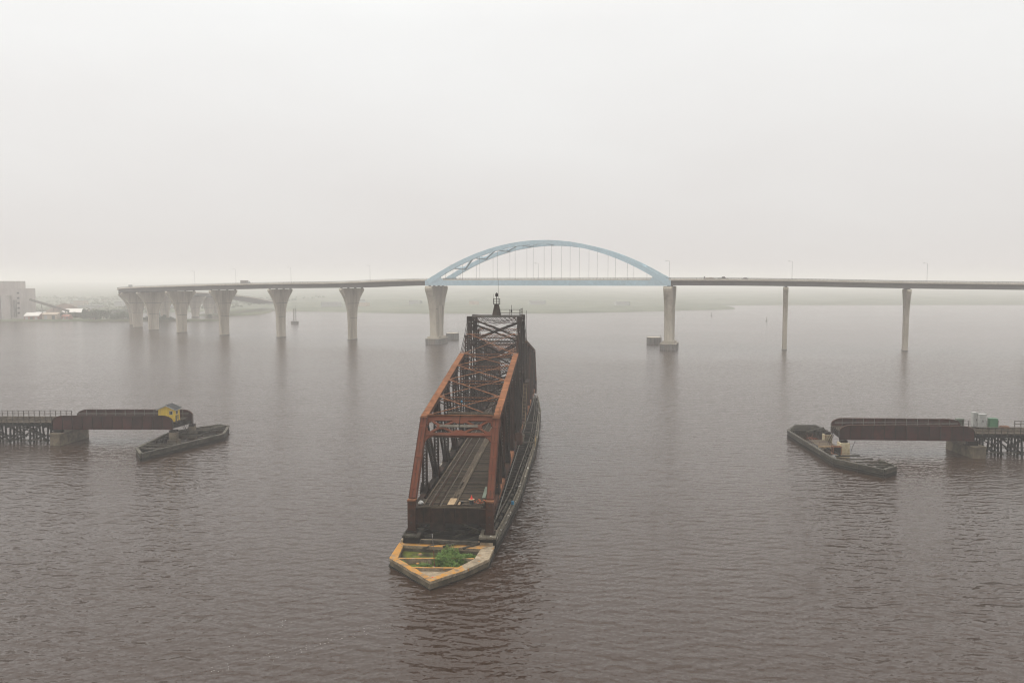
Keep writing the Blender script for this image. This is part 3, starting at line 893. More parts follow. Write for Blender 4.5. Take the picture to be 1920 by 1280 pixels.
# guard timbers and long walkway planks
for x, w, mat in ((-3.98, 0.2, M['plank']), (0.62, 0.22, M['plank'])):
    y = -ENDY + 0.3
    while y < ENDY - 1:
        L = 7.2 + R.uniform(-0.4, 0.4)
        MB().box(x - w / 2, x + w / 2, y, min(y + L - 0.03, ENDY - 0.3), 6.40, 6.56).build("guard_timber", mat, SW)
        y += L
for j, x in enumerate((-0.28, 0.02, 0.32)):
    y = -ENDY + 3.6 + j * 1.3
    while y < ENDY - 4:
        L = 4.6 + R.uniform(-0.4, 0.6)
        if R.random() > 0.06:
            o = MB().box(-0.135, 0.135, 0, L - 0.04, 0, 0.05).build("walk_plank", M['plank'], SW)
            o.location = (x + R.uniform(-0.02, 0.02), y, 6.405 + R.uniform(0, 0.02))
        y += L
for x, y, L, w, rz, mat in ((-0.05, -ENDY + 0.2, 3.4, 1.0, 0.0, 'pale_plank'), (4.35, -ENDY + 4.2, 6.4, 0.5, 0.03, 'pale_green'), (1.15, -ENDY + 0.25, 1.6, 0.35, 0.0, 'pale_plank'),
                            (2.9, -ENDY + 0.3, 0.35, 2.6, 0.0, 'plank'), (3.4, -ENDY + 0.9, 2.4, 0.3, -0.5, 'plank'), (2.0, -ENDY + 2.0, 1.4, 0.3, 1.2, 'plank')):
    o = MB().box(-w / 2, w / 2, 0, L, 0, 0.06).build("loose_board", M[mat], SW)
    o.location = (x, y, 6.50)
    o.rotation_euler = (0, 0, rz)
MB().box(-4.3, 4.4, -ENDY - 0.32, -ENDY - 0.12, 6.12, 6.34).build("end_timber", M['tie'], SW)

# tower top: platform, railing, beacon cabin, ladder
b = MB()
for i in range(12):
    b.box(-HX + 0.2 + i * 0.95, -HX + 0.2 + i * 0.95 + 0.85, -TWR[0] + 0.6, TWR[0] - 0.6, TWR[1] + 0.25, TWR[1] + 0.32)
b.build("tower_platform", M['timber'], SW)
b = MB()
for x in (1.2, 3.4, HX - 0.1):
    b.tube((x, -TWR[0] + 0.4, TWR[1] + 0.3), (x, -TWR[0] + 0.4, TWR[1] + 1.9), 0.05, 6)
for dz in (1.1, 1.9):
    b.tube((0.5, -TWR[0] + 0.4, TWR[1] + dz), (HX, -TWR[0] + 0.4, TWR[1] + dz), 0.045, 6)
    b.tube((HX, -TWR[0] + 0.4, TWR[1] + dz), (HX, TWR[0], TWR[1] + dz), 0.045, 6)
for y in (-2, 1.5, TWR[0]):
    b.tube((HX, y, TWR[1] + 0.3), (HX, y, TWR[1] + 1.9), 0.05, 6)
b.tube((3.8, -TWR[0] + 0.4, TWR[1] + 0.3), (3.8, -TWR[0] + 0.4, TWR[1] + 2.9), 0.05, 6)
b.build("tower_railing", DK, SW)
b = MB().box(3.62, 3.98, -TWR[0] + 0.25, -TWR[0] + 0.55, TWR[1] + 1.3, TWR[1] + 1.8).build("floodlight", DK, SW)
bc = MB()
zt = TWR[1] + 0.32
bc.add([(-1.0, -1.0, zt), (1.0, -1.0, zt), (1.0, 1.0, zt), (-1.0, 1.0, zt), (-0.5, -0.5, zt + 2.6), (0.5, -0.5, zt + 2.6), (0.5, 0.5, zt + 2.6), (-0.5, 0.5, zt + 2.6)], MB.BOXF)
cab = bc.build("beacon_cabin", M['timber'], SW)
b = MB()
for k in range(9):
    xx = -0.88 + k * 0.22
    for yy, sgn in ((-1.0, -1), (1.0, 1)):
        b.beam((xx, yy * 1.0 + sgn * 0.02, zt + 0.05), (xx * 0.5, yy * 0.5 + sgn * 0.02, zt + 2.55), 0.07, 0.05)
b.build("batten", BR, cab)
b = MB().box(-0.75, 0.75, -0.75, 0.75, zt + 2.6, zt + 2.72)
for x in (-0.7, 0.7):
    for y in (-0.7, 0.7):
        b.tube((x, y, zt + 2.7), (x, y, zt + 4.0), 0.045, 6)
for dz in (3.3, 3.9):
    for a_, c_ in (((-0.7, -0.7), (0.7, -0.7)), ((0.7, -0.7), (0.7, 0.7)), ((0.7, 0.7), (-0.7, 0.7)), ((-0.7, 0.7), (-0.7, -0.7))):
        b.tube((*a_, zt + dz), (*c_, zt + dz), 0.04, 6)
b.build("beacon_gallery", DK, SW)
b = MB().tube((0, 0, zt + 2.7), (0, 0, zt + 4.4), 0.09, 8)
b.lathe([(0.16, zt + 4.4), (0.34, zt + 4.5), (0.34, zt + 5.0), (0.2, zt + 5.2), (0.05, zt + 5.35)], n=12)
b.build("beacon_lamp", DK, SW)
MB().tube((0.35, 0.2, zt + 2.7), (0.35, 0.2, zt + 8.6), 0.05, 6, r2=0.02).build("mast", DK, SW)
MB().tube((-0.62, -0.7, zt + 2.7), (-0.62, -0.7, zt + 5.0), 0.03, 6).build("mast", DK, SW)


def ladder(name, p, q, w, mat, parent, cage=False, side=(1, 0, 0)):
    p, q, side = Vector(p), Vector(q), Vector(side)
    b = MB()
    for sg in (-1, 1):
        b.beam(p + side * sg * w / 2, q + side * sg * w / 2, 0.07, 0.07)
    L = (q - p).length
    n = int(L / 0.42)
    for i in range(n):
        c = p.lerp(q, (i + 0.5) / n)
        b.beam(c - side * w / 2, c + side * w / 2, 0.045, 0.045)
    o = b.build(name, mat, parent)
    if cage:
        b = MB()
        nrm = (q - p).normalized().cross(side)
        if nrm.x < 0 and abs(nrm.x) > 0.5:
            nrm = -nrm
        for i in range(max(2, int(L / 2.4))):
            c = p.lerp(q, (i + 0.8) / max(2, int(L / 2.4)))
            pr = None
            for k in range(7):
                t = PI * k / 6
                v = c + side * (math.cos(t) * w * 0.6) + nrm * (math.sin(t) * 0.75)
                if pr is not None:
                    b.beam(pr, v, 0.05, 0.05)
                pr = v
        b.build("ladder_cage", mat, o)
    return o


ladder("ladder", (HX + 1.05, -TWR[0] + 0.2, 19.5), (HX + 1.05, -TWR[0] + 0.2, TWR[1] + 1.7), 0.9, DK, SW)
ladder("ladder", (HX + 0.85, -6.0, 5.6), (HX + 0.75, 4.6, 14.6), 0.8, M['pale_plank'], SW)
b = MB().box(HX + 0.5, HX + 1.5, 4.6, 12.0, 14.6, 14.75)
b.build("service_walk", DK, SW)
# tank and access platform beside the truss near the turning point
b = MB().lathe([(0.2, 0), (0.75, 0.12), (0.85, 0.6), (0.85, 2.0), (0.75, 2.5), (0.2, 2.65)], n=16)
o = b.build("air_tank", M['rust_brown'], SW, smooth=True)
o.location = (HX + 0.7, -19.5, 4.6)
b = MB().box(HX + 0.4, HX + 3.4, 2.0, 4.0, 5.2, 5.35)
b.box(HX + 2.0, HX + 2.15, 2.0, 2.15, 1.8, 5.2)
b.build("access_platform", M['timber'], SW)
lattice_member("truss_post", (HX + 0.1, -55.5, ZBC + 0.5), (HX + 0.1, -55.5, 14.2), 0.3, 0.3, BR, SW)

# things lying about on the near end of the deck
def swl(x, y, z):
    return (PIV[0] + x * math.cos(PHI) + y * math.sin(PHI), PIV[1] - x * math.sin(PHI) + y * math.cos(PHI), z)


bk = thing("bucket", "dark round bucket standing at the near edge of the bridge deck", "bucket", swl(2.95, -ENDY + 0.75, 6.40), 0)
MB().lathe([(0.30, 0), (0.36, 0.75), (0.36, 0.8)], n=16).build("shell", M['bucket'], bk)
MB().lathe([(0.43, 0.80), (0.45, 0.86), (0.38, 0.9)], n=16).build("rim", M['ped_cream'], bk)
cn = thing("traffic_cone", "small bright red cone set on top of the dark bucket", "cone", swl(2.95, -ENDY + 0.75, 7.30), 0)
MB().box(-0.22, 0.22, -0.22, 0.22, 0, 0.05).build("base", M['red'], cn)
MB().lathe([(0.16, 0.05), (0.04, 0.54), (0.025, 0.56)], n=14).build("body", M['red'], cn)
b = MB()
for i in range(26):
    a = Vector((R.uniform(-0.9, 0.9), R.uniform(-0.8, 1.2), R.uniform(0.02, 0.35)))
    d = Vector((R.uniform(-0.35, 0.35), R.uniform(-0.35, 0.35), R.uniform(-0.15, 0.2)))
    b.beam(a, a + d, R.uniform(0.1, 0.3), 0.03, roll=R.uniform(0, 3))
o = b.build("netting", M['orange'])
o.location = swl(3.75, -ENDY + 1.9, 6.40)
tag(o, "crumpled orange netting heaped beside the red cone on the deck", "netting")
me = bpy.data.meshes.new("plastic_bag")


def lumpy(rx, ry, rz, seed, amp=0.35, n=14, m=9):
    vs, fs = [], []
    for j in range(m + 1):
        ph = PI * j / m
        for i in range(n):
            th = 2 * PI * i / n
            d = Vector((math.sin(ph) * math.cos(th), math.sin(ph) * math.sin(th), math.cos(ph)))
            k = 1 + amp * mnoise.noise(d * 2.2 + Vector((seed, seed, seed)))
            vs.append((d.x * rx * k, d.y * ry * k, max(d.z, -0.7) * rz * k))
    for j in range(m):
        for i in range(n):
            a = j * n + i
            c = j * n + (i + 1) % n
            fs.append((a, a + n, c + n, c))
    return MB().add(vs, fs)


for x, y, s, lb in ((-4.75, -ENDY + 1.9, 0.42, "crumpled white plastic bag by the left post of the bridge portal"),):
    o = lumpy(s, s * 0.9, s * 0.75, 3).build("plastic_bag", M['bag'])
    o.location = swl(x, y, 6.05 + s * 0.5)
    tag(o, lb, "plastic bag")
MB().box(-4.95, -4.05, -ENDY + 0.4, -ENDY + 5.0, 5.86, 6.0).build("side_walk", M['tie'], SW)
bx = thing("tool_box", "small black box lying on planks left of the bucket", "box", swl(1.55, -ENDY + 0.85, 6.40), 0.2)
MB().box(-0.2, 0.2, -0.16, 0.16, 0, 0.42).build("case", M['tyre'], bx)
MB().box(-0.21, 0.21, -0.17, 0.17, 0.42, 0.48).build("lid", M['bucket'], bx)

# ------------------------------------------------------------------ pivot pier and long timber fender round the open span
pp = thing("pivot_pier", "round concrete pivot pier hidden under the middle of the swing bridge", "pier", (PIV[0], PIV[1], 0), -PHI)
MB().lathe([(6.6, -1.0), (6.4, 2.4), (6.6, 2.4), (6.6, 2.9)], n=32).build("drum", M['pier_old'], pp)
MB().lathe([(5.2, 2.9), (5.2, 3.5)], n=32).build("turntable", DK, pp)

FD = thing("timber_fender", "long dark timber fender crib moored round the open swing bridge", "fender", (PIV[0], PIV[1], 0), -PHI)
FZ = 2.35
HEX = [(6.6, -73.5), (7.35, -64.0), (8.1, -53.0), (8.5, -45.0), (9.3, -8.0), (9.3, 8.0), (8.5, 45.0), (7.5, 60.0), (6.5, 73.5)]


def hexx(y):
    for (xa, ya), (xb, yb) in zip(HEX, HEX[1:]):
        if ya <= y <= yb:
            return xa + (xb - xa) * (y - ya) / (yb - ya)
    return HEX[0][0]


for sx in (-1, 1):
    for (xa, ya), (xb, yb) in zip(HEX, HEX[1:]):
        n = max(1, int((yb - ya) / 8))
        for i in range(n):
            t0, t1 = i / n, (i + 1) / n
            a = (sx * (xa + (xb - xa) * t0), ya + (yb - ya) * t0)
            c = (sx * (xa + (xb - xa) * t1), ya + (yb - ya) * t1)
            for zz, w, off, mt in ((0.18, 0.40, 0.02, 'timber_wet'), (0.72, 0.36, 0.0, 'timber_wet'), (1.26, 0.40, 0.04, 'timber')):
                MB().beam((a[0] + sx * off, a[1] + 0.02, zz), (c[0] + sx * off, c[1] - 0.02, zz), w, 0.46).build("waler", M[mt], FD)
            MB().beam((a[0] + R.uniform(-.04, .04), a[1] + 0.02, 1.72), (c[0] + R.uniform(-.04, .04), c[1] - 0.02, 1.72), 0.30, 0.34).build("cap_timber", M['timber_top'], FD)
            MB().beam((a[0] - sx * 0.45 + R.uniform(-.04, .04), a[1] + 0.02, 1.66), (c[0] - sx * 0.45 + R.uniform(-.04, .04), c[1] - 0.02, 1.66), 0.30, 0.30).build("cap_timber", M['timber_top'], FD)
            MB().beam((a[0] - sx * 0.95, a[1], 2.05), (c[0] - sx * 0.95, c[1] - 0.03, 2.05), 0.32, 0.30).build("cap_timber", M['timber'], FD)
    y = -69.0
    while y < 70:
        x1 = hexx(y)
        MB().beam((sx * (x1 - 0.35), y, 1.42), (sx * 3.2, y + R.uniform(-0.1, 0.1), 1.42), 0.30, 0.30).build("cross_timber", M['timber_wet'], FD)
        MB().beam((sx * (x1 - 0.95), y, -0.5), (sx * (x1 - 0.95), y, 1.9), 0.34, 0.34).build("fender_post", M['timber_wet'], FD)
        y += 2.15
    # outer rub rail standing on blocks, and inner walkway hand rail
    yy = list(np.arange(-66.0, 69.0, 3.3))
    for ya, yb in zip(yy, yy[1:]):
        if yb < -7 or ya > 3:
            MB().beam((sx * (6.0), ya, 2.75), (sx * (6.0), yb - 0.02, 2.75), 0.13, 0.13).build("hand_rail", M['galv'], FD)
            MB().beam((sx * (6.0), ya, 1.5), (sx * (6.0), ya, 2.68), 0.11, 0.11).build("rail_post", M['timber'], FD)
        MB().beam((sx * (hexx(ya) - 1.5), ya, 2.2), (sx * (hexx(yb) - 1.5), yb - 0.02, 2.2), 0.16, 0.14).build("stringer", M['wood_rail'], FD)
        if R.random() < 0.8:
            MB().beam((sx * (hexx(ya) - 0.75), ya + 0.3, 2.2), (sx * (hexx(ya) - 0.75), ya + 0.7, 2.42), 0.42, 0.3).build("block", M['timber_wet'], FD)
# floor of the crib between the cross timbers (dark planks just above the water)
b = MB()
for i in range(46):
    y = -70 + i * 3.1
    b.box(-5.4, 5.4, y, y + 2.9, 0.28, 0.36)
b.build("crib_floor", M['timber_wet'], FD, kind="stuff")
# near end of the crib: deck pads under the bearing posts and the open timbers between
for sx in (-1, 1):
    for i in range(5):
        MB().box(sx * 5.55 - 1.25 + i * 0.5, sx * 5.55 - 1.25 + i * 0.5 + 0.47, -74.3 + R.uniform(-0.12, 0.12), -70.4, 2.18, 2.42 + R.uniform(0, 0.02)).build("deck_plank", M['timber_top'] if sx > 0 else M['timber'], FD)
    MB().box(sx * 5.55 - 1.2, sx * 5.55 + 1.2, -73.7, -70.8, 0.0, 2.17).build("crib_block", M['timber_wet'], FD)
    MB().box(sx * 5.72 - 0.8, sx * 5.72 + 0.8, -73.0, -71.6, 2.45, 2.74).build("bearing_block", DK, FD)
MB().beam((-4.2, -73.9, 1.55), (4.2, -73.9, 1.55), 0.5, 0.42).build("cross_timber", M['timber'], FD)
MB().beam((0.4, -70.4, 2.0), (4.3, -70.4, 2.0), 0.4, 0.35).build("cross_timber", M['timber'], FD)
for xa, ya, xb, yb, z in ((-3.6, -75.2, -1.0, -73.5, 1.3), (-0.6, -75.6, 4.0, -71.6, 1.7), (2.2, -75.4, 4.9, -73.3, 1.5), (-3.9, -72.4, -0.4, -69.5, 2.1), (0.3, -72.9, 3.0, -70.2, 2.2), (-4.4, -71.0, -1.9, -66.0, 2.6), (0.6, -67.0, 3.9, -71.2, 2.5)):
    MB().beam((xa, ya, z - 0.3), (xb, yb, z), 0.3, 0.26).build("loose_timber", M['timber'], FD)
# turning-machinery stage at the middle of the right side
b = MB().box(5.9, 9.2, -6.4, -6.0, 2.3, 2.6)
b.build("stage_beam", M['wood_rail'], FD)
MB().box(5.2, 8.0, 5.1, 5.6, 2.3, 2.7).build("stage_beam", M['timber'], FD)
for y in (-7.9, -5.7):
    MB().box(9.3, 9.5, y, y + 0.2, 1.8, 3.9).build("marker_post", M['pale_plank'], FD)
MB().box(9.3, 9.5, -7.65, -5.75, 3.0, 3.2).build("marker_rail", M['yellow'], FD)
bd = thing("plastic_drum", "bright blue plastic drum lying on the right fender timber", "drum", swl(7.75, -55.0, 1.9), 0.3)
MB().lathe([(0.25, 0), (0.28, 0.07), (0.265, 0.3), (0.28, 0.34), (0.265, 0.52), (0.22, 0.6)], n=16).build("body", M['bluedrum'], bd)
MB().lathe([(0.06, 0.6), (0.06, 0.65)], c=(0.12, 0), n=10).build("cap", M['white'], bd)

# ------------------------------------------------------------------ concrete nose ahead of the fender
NS = thing("pier_nose", "pointed concrete pier nose crusted with orange lichen, full of weeds", "pier nose", (PIV[0], PIV[1], 0), -PHI)
OUT = [(-0.3, -88.0), (3.6, -83.7), (6.3, -79.3), (6.6, -73.4), (-7.4, -73.4), (-7.4, -79.8)]
INN = [(-0.3, -86.75), (2.9, -82.0), (4.3, -79.4), (4.7, -75.4), (-6.55, -74.6), (-6.2, -79.9)]


def wall_seg(a, b, a2, b2, z0, z1, name, parent, mat, rough=True):
    """a wall block between an outer edge a-b and an inner edge a2-b2, its top slightly uneven"""
    n = 7
    vs, fs = [], []
    for i in range(n + 1):
        t = i / n
        for (p, q, s_) in ((a, b, 1), (a2, b2, -1)):
            x, y = p[0] + (q[0] - p[0]) * t, p[1] + (q[1] - p[1]) * t
            j = 0.05 * mnoise.noise(Vector((x * 1.3, y * 1.3, 1))) if rough and 0 < i < n else 0
            vs.append((x + j * 1.5, y, z0))
            vs.append((x + j * 1.5, y + j, z1 + j * 1.4))
    for i in range(n):
        k = i * 4
        fs += [(k, k + 4, k + 5, k + 1), (k + 2, k + 3, k + 7, k + 6), (k + 1, k + 5, k + 7, k + 3), (k, k + 2, k + 6, k + 4)]
    fs += [(0, 1, 3, 2), (4 * n, 4 * n + 2, 4 * n + 3, 4 * n + 1)]
    return MB().add(vs, fs).build(name, mat, parent)


NZ = 1.15
for i in range(6):
    j = (i + 1) % 6
    top = NZ if i not in (3,) else NZ + 0.05
    wl_ = wall_seg(OUT[i], OUT[j], INN[i], INN[j], 0.78, top, "coping", NS, M['nose_plain'] if i in (1, 2) else M['nose'])
    # darker stained skirt below the coping, a ledge proud of it at the waterline
    def off(p, k):
        return (p[0] * (1 + k * 0.010), p[1] + (k * 0.06 if p[1] > -76 else -k * 0.06))
    wall_seg(off(OUT[i], -1), off(OUT[j], -1), INN[i], INN[j], 0.10, 0.777, "skirt", NS, M['nose_wall'])
    wall_seg(off(OUT[i], 1.5), off(OUT[j], 1.5), off(OUT[i], -2), off(OUT[j], -2), -1.0, 0.08, "footing", NS, M['timber_wet'])
# cross walls
for (a, b, w, z) in (((-6.4, -79.8), (4.2, -79.2), 0.5, 1.0), ((-3.9, -83.1), (2.7, -82.8), 0.45, 0.98)):
    wall_seg(a, b, (a[0], a[1] + w), (b[0], b[1] + w), 0.0, z, "cross_wall", NS, M['nose_plain'])
    wall_seg((a[0], a[1] - 0.01), (b[0], b[1] - 0.01), (a[0], a[1] + w * 0.8), (b[0], b[1] + w * 0.8), z + 0.003, z + 0.07, "lichen_ridge", NS, M['nose'])
wall_seg((-7.2, -73.4), (6.3, -73.9), (-7.2, -72.6), (6.3, -73.1), 0.2, 1.55, "rear_beam", NS, M['nose_plain'])
MB().plate([(-0.3, -86.95, 0.62), (2.8, -82.85, 0.52), (-3.8, -83.15, 0.52)], (0, 0, 1), 0.2).build("tip_floor", M['nose_plain'], NS)
MB().prism([(-6.3, -79.9), (-0.4, -84.4), (4.3, -79.4), (4.6, -75.4), (-6.5, -74.6)], 0.1, 0.34).build("inner_floor", M['moss'], NS)
for i in range(9):
    o = lumpy(R.uniform(0.15, 0.4), R.uniform(0.15, 0.35), R.uniform(0.1, 0.2), i * 3.7, 0.5, 7, 5).build("broken_stone", M['nose'], NS)
    o.location = (R.uniform(-4.5, 2.0), R.uniform(-82.0, -75.5), 0.45)
b = MB().lathe([(0.10, 0), (0.15, 0.05), (0.14, 0.2), (0.07, 0.26)], n=10)
o = b.build("bollard", M['red'], NS)
o.location = (-0.3, -85.9, 0.72)
gp = thing("gauge_pole", "thin pole with white tip standing in the concrete pier nose", "pole", swl(-0.66, -82.6, 1.0), 0)
MB().tube((0, 0, 0), (-0.08, 0, 2.3), 0.05, 8).build("lower_pole", M['rust_red'], gp)
MB().tube((-0.08, 0, 2.3), (-0.12, -1.0, 4.4), 0.04, 8).build("upper_pole", M['galv'], gp)
MB().tube((-0.12, -1.0, 4.4), (-0.13, -1.2, 4.9), 0.06, 8).build("tip", M['white'], gp)
MB().lathe([(0.12, -0.1), (0.12, 0.12)], n=8).build("foot", M['white'], gp)


def weeds(name, spots, n, label_kind="stuff"):
    b = MB()
    for i in range(n):
        cx, cy, r, h = R.choice(spots)
        a, d = R.uniform(0, 2 * PI), r * math.sqrt(R.random())
        x, y = cx + math.cos(a) * d, cy + math.sin(a) * d * 0.75
        hh = h * (1 - (d / r) ** 2 * 0.75) * R.uniform(0.45, 1.1)
        lean = Vector((R.gauss(0, 0.25), R.gauss(0, 0.25), 1))
        base = Vector((x, y, 0.33))
        top = base + lean * hh
        # stem with a few leaves
        w = R.uniform(0.02, 0.05)
        sd = Vector((math.cos(a), math.sin(a), 0)) * w
        b.add([base - sd, base + sd, top], [(0, 1, 2)])
        for k in range(5):
            t = R.uniform(0.35, 1.0)
            c = base.lerp(top, t)
            aa = R.uniform(0, 2 * PI)
            L = R.uniform(0.12, 0.32) * min(1.0, 0.35 + hh)
            dv = Vector((math.cos(aa), math.sin(aa), R.uniform(-0.2, 0.6))) * L
            sv = dv.cross(Vector((0, 0, 1))).normalized() * L * 0.3
            b.add([c, c + dv * 0.5 + sv, c + dv, c + dv * 0.5 - sv], [(0, 1, 2, 3)])
    o = b.build(name, M['leaf'], kind="stuff")
    o.location = (PIV[0], PIV[1], 0)
    o.rotation_euler = (0, 0, -PHI)
    return o


weeds("weeds", [(0.6, -77.6, 1.6, 2.1), (0.2, -79.8, 1.6, 1.7), (2.0, -79.0, 1.5, 1.4), (3.3, -78.0, 1.2, 1.1), (1.4, -81.2, 1.4, 1.0), (-2.2, -81.4, 1.0, 0.8), (-5.3, -80.6, 0.5, 0.6), (-3.4, -81.9, 0.8, 0.5), (-4.9, -78.6, 0.9, 0.12), (-2.6, -78.3, 0.9, 0.12)], 4200)


# ------------------------------------------------------------------ railroad approaches
def girder(parent, x0, x1, y, z0, z1, inner, rnd=2.6, mats=('girder', 'girder_in')):
    """one plate girder along x with rounded upper ends, cover flanges and a stiffener on each panel joint"""
    def top(x):
        e_ = min(x - x0, x1 - x)
        return z1 if e_ >= rnd else z1 - (rnd - math.sqrt(max(0, rnd * rnd - (rnd - e_) ** 2))) * 0.55
    n = int(round((x1 - x0) / 2.45))
    root = None
    xs = [x0 + (x1 - x0) * i / n for i in range(n + 1)]
    g = None
    for i in range(n):
        sub = [xs[i] + (xs[i + 1] - xs[i]) * k / 6 for k in range(7)]
        pts = [(xs[i] + 0.01, y, z0)] + [(xs[i + 1] - 0.01, y, z0)] + [(min(max(s_, xs[i] + 0.01), xs[i + 1] - 0.01), y, top(s_)) for s_ in reversed(sub)]
        MB().plate(pts, (0, 1, 0), 0.06).build("web_plate", M[mats[0]], parent)
    st = MB()
    for x in xs:
        for sg in (-1, 1):
            st.box(x - 0.05, x + 0.05, y + sg * 0.03, y + sg * (0.17 if sg != inner else 0.3), z0 + 0.1, top(min(max(x, x0 + 0.05), x1 - 0.05)) - 0.05)
    for x in xs:
        o = MB().box(x - 0.045, x + 0.045, y - 0.17, y - 0.032, z0 + 0.05, top(min(max(x, x0 + 0.08), x1 - 0.08)) - 0.04).build("stiffener", M['galv'] if inner < 0 else M[mats[1]], parent)
        o = MB().box(x - 0.045, x + 0.045, y + 0.032, y + 0.25, z0 + 0.05, top(min(max(x, x0 + 0.08), x1 - 0.08)) - 0.04).build("stiffener", M['galv'] if inner > 0 else M[mats[1]], parent)
    fl = MB()
    k = 60
    pr = None
    for i in range(k + 1):
        x = x0 + (x1 - x0) * (0.5 - 0.5 * math.cos(PI * i / k))
        q = (x, y, top(x) + 0.03)
        if pr:
            fl.beam(pr, q, 0.46, 0.06, side=(0, 1, 0))
        pr = q
    fl.build("top_flange", M['rust_brown'], parent)
    MB().box(x0, x1, y - 0.23, y + 0.23, z0 - 0.06, z0 - 0.002).build("bottom_flange", M[mats[0]], parent)


def through_span(name, label, loc, rotz, L, skew):
    r = thing(name, label, "girder bridge", loc, rotz)
    girder(r, 0, L, 0, 3.70, 6.95, 1)
    girder(r, skew, L + skew, 8.0, 3.70, 7.15, -1)
    n = int(L / 4.9)
    for i in range(n + 1):
        x = 0.3 + (L - 0.6) * i / n
        MB().beam((x + skew * 0.03, 0.25, 4.35), (x + skew * 0.97, 7.75, 4.35), 0.12, 1.1, side=(1, 0, 0)).build("floor_beam", M['girder_in'], r)
    for y in (2.5, 4.2, 5.4):
        MB().box(0.3 + skew * 0.5, L - 0.3 + skew * 0.5, y - 0.1, y + 0.1, 4.55, 5.1).build("stringer", M['girder_in'], r)
    t = MB().box(-0.12, 0.12, 0.9, 7.1, 0, 0.24).build("tie", M['tie'], r)
    t.location = (0.25 + skew * 0.5, 0, 5.11)
    for i in range(1, int(L / 0.46)):
        dup(t, (0.25 + skew * 0.5 + i * 0.46, R.uniform(-0.1, 0.1), 5.11 + R.uniform(-0.01, 0.02)))
    for y in (2.6, 4.15):
        b = MB().box(skew * 0.5 - 0.1, L + skew * 0.5 + 0.1, y - 0.07, y + 0.07, 5.36, 5.39)
        b.box(skew * 0.5 - 0.1, L + skew * 0.5 + 0.1, y - 0.035, y + 0.035, 5.39, 5.53)
        b.build("rail", M['rail'], r)
    for y in (1.2, 6.7):
        MB().box(0.2 + skew * 0.5, L + skew * 0.5, y - 0.1, y + 0.1, 5.37, 5.5).build("guard_timber", M['plank'], r)
    for y in (0.55, 7.2):     # walkway along the girder
        MB().box(0.4 + skew * 0.5, L - 0.4 + skew * 0.5, y - 0.22, y + 0.22, 5.35, 5.4).build("walkway", M['plank'], r)
    for z in (6.05, 6.4):
        MB().beam((0.6 + skew, 7.45, z), (L - 0.8 + skew, 7.45, z), 0.09, 0.09).build("hand_rail", M['galv'], r)
    return r


def trestle(name, label, loc, rotz, x0, x1, bents, gap=None):
    """open-deck timber trestle along local x, track centred on y = 4"""
    r = thing(name, label, "trestle", loc, rotz)
    for bi, x in enumerate(bents):
        for k, y in enumerate((1.4, 2.7, 4.0, 5.3, 6.6)):
            bt = (y - 4) * 0.055
            MB().tube((x + R.uniform(-0.15, 0.15), y + bt * 2.2, -1.0), (x, y - bt, 4.0), 0.25, 8, r2=0.22).build("pile", M['creosote'], r)
        MB().box(x - 0.2, x + 0.2, -0.4, 8.4, 3.98, 4.35).build("pile_cap", M['creosote'], r)
        MB().beam((x - 0.30, 1.0, 0.7), (x - 0.30, 7.0, 3.9), 0.09, 0.28).build("sway_brace", M['creosote'], r)
        MB().beam((x + 0.30, 7.0, 0.7), (x + 0.30, 1.0, 3.9), 0.09, 0.28).build("sway_brace", M['creosote'], r)
        MB().box(x - 0.28, x + 0.28, 0.6, 7.4, 0.45, 0.75).build("girt", M['creosote'], r)
    for i, (xa, xb) in enumerate(zip(bents, bents[1:])):
        za, zb = (3.9, 0.8) if i % 2 else (0.8, 3.9)
        for y in (1.08, 6.92):
            MB().beam((xa, y, za), (xb, y, zb), 0.1, 0.34, side=(0, 1, 0)).build("tower_brace", M['timber_wet'], r)
            MB().beam((xa, y + (0.1 if y < 4 else -0.1), 0.9), (xb, y + (0.1 if y < 4 else -0.1), 0.9), 0.12, 0.22, side=(0, 1, 0)).build("girt", M['timber'], r)
        if i % 2 == 0:
            MB().beam((xa, 4.0, 3.7), (xb, 4.0, 1.8), 0.1, 0.22, side=(0, 1, 0)).build("tower_brace", M['creosote'], r)
    for y in (0.4, 2.3, 2.9, 4.0, 4.6, 7.4):
        MB().box(x0, x1, y - 0.14, y + 0.14, 4.36, 5.08).build("stringer", M['creosote'], r)
    t = MB().box(-0.12, 0.12, 0.1, 7.9, 0, 0.24).build("tie", M['tie'], r)
    t.location = (x0 + 0.2, 0, 5.1)
    for i in range(1, int((x1 - x0) / 0.5)):
        dup(t, (x0 + 0.2 + i * 0.5, R.uniform(-0.12, 0.12), 5.1 + R.uniform(-0.01, 0.02)))
    for y in (2.6, 4.15):
        b = MB().box(x0, x1, y - 0.07, y + 0.07, 5.345, 5.38)
        b.box(x0, x1, y - 0.035, y + 0.035, 5.38, 5.52)
        b.build("rail", M['rail'], r)
    for y in (-0.1, 0.2, 0.5, 7.5, 7.8, 8.1):
        MB().box(x0, x1, y - 0.135, y + 0.135, 5.345, 5.42).build("walk_plank", M['plank'], r)
    segs = [(x0, x1)]
    for y in (-0.3, 8.3):
        sg = segs if y < 4 or not gap else [(x0, gap[0]), (gap[1], x1)]
        for a, c in sg:
            if c - a < 1:
                continue
            n = max(1, int(round((c - a) / 1.35)))
            for i in range(n + 1):
                x = a + (c - a) * i / n
                MB().box(x - 0.06, x + 0.06, y - 0.06, y + 0.06, 4.9, 6.75).build("rail_post", M['timber'], r)
            MB().box(a - 0.08, c + 0.08, y - 0.10, y + 0.10, 6.76, 6.86).build("hand_rail", M['wood_rail'] if y < 4 else M['timber'], r)
            MB().box(a, c, y + 0.065, y + 0.12, 6.0, 6.14).build("mid_rail", M['wood_rail'], r)
    return r


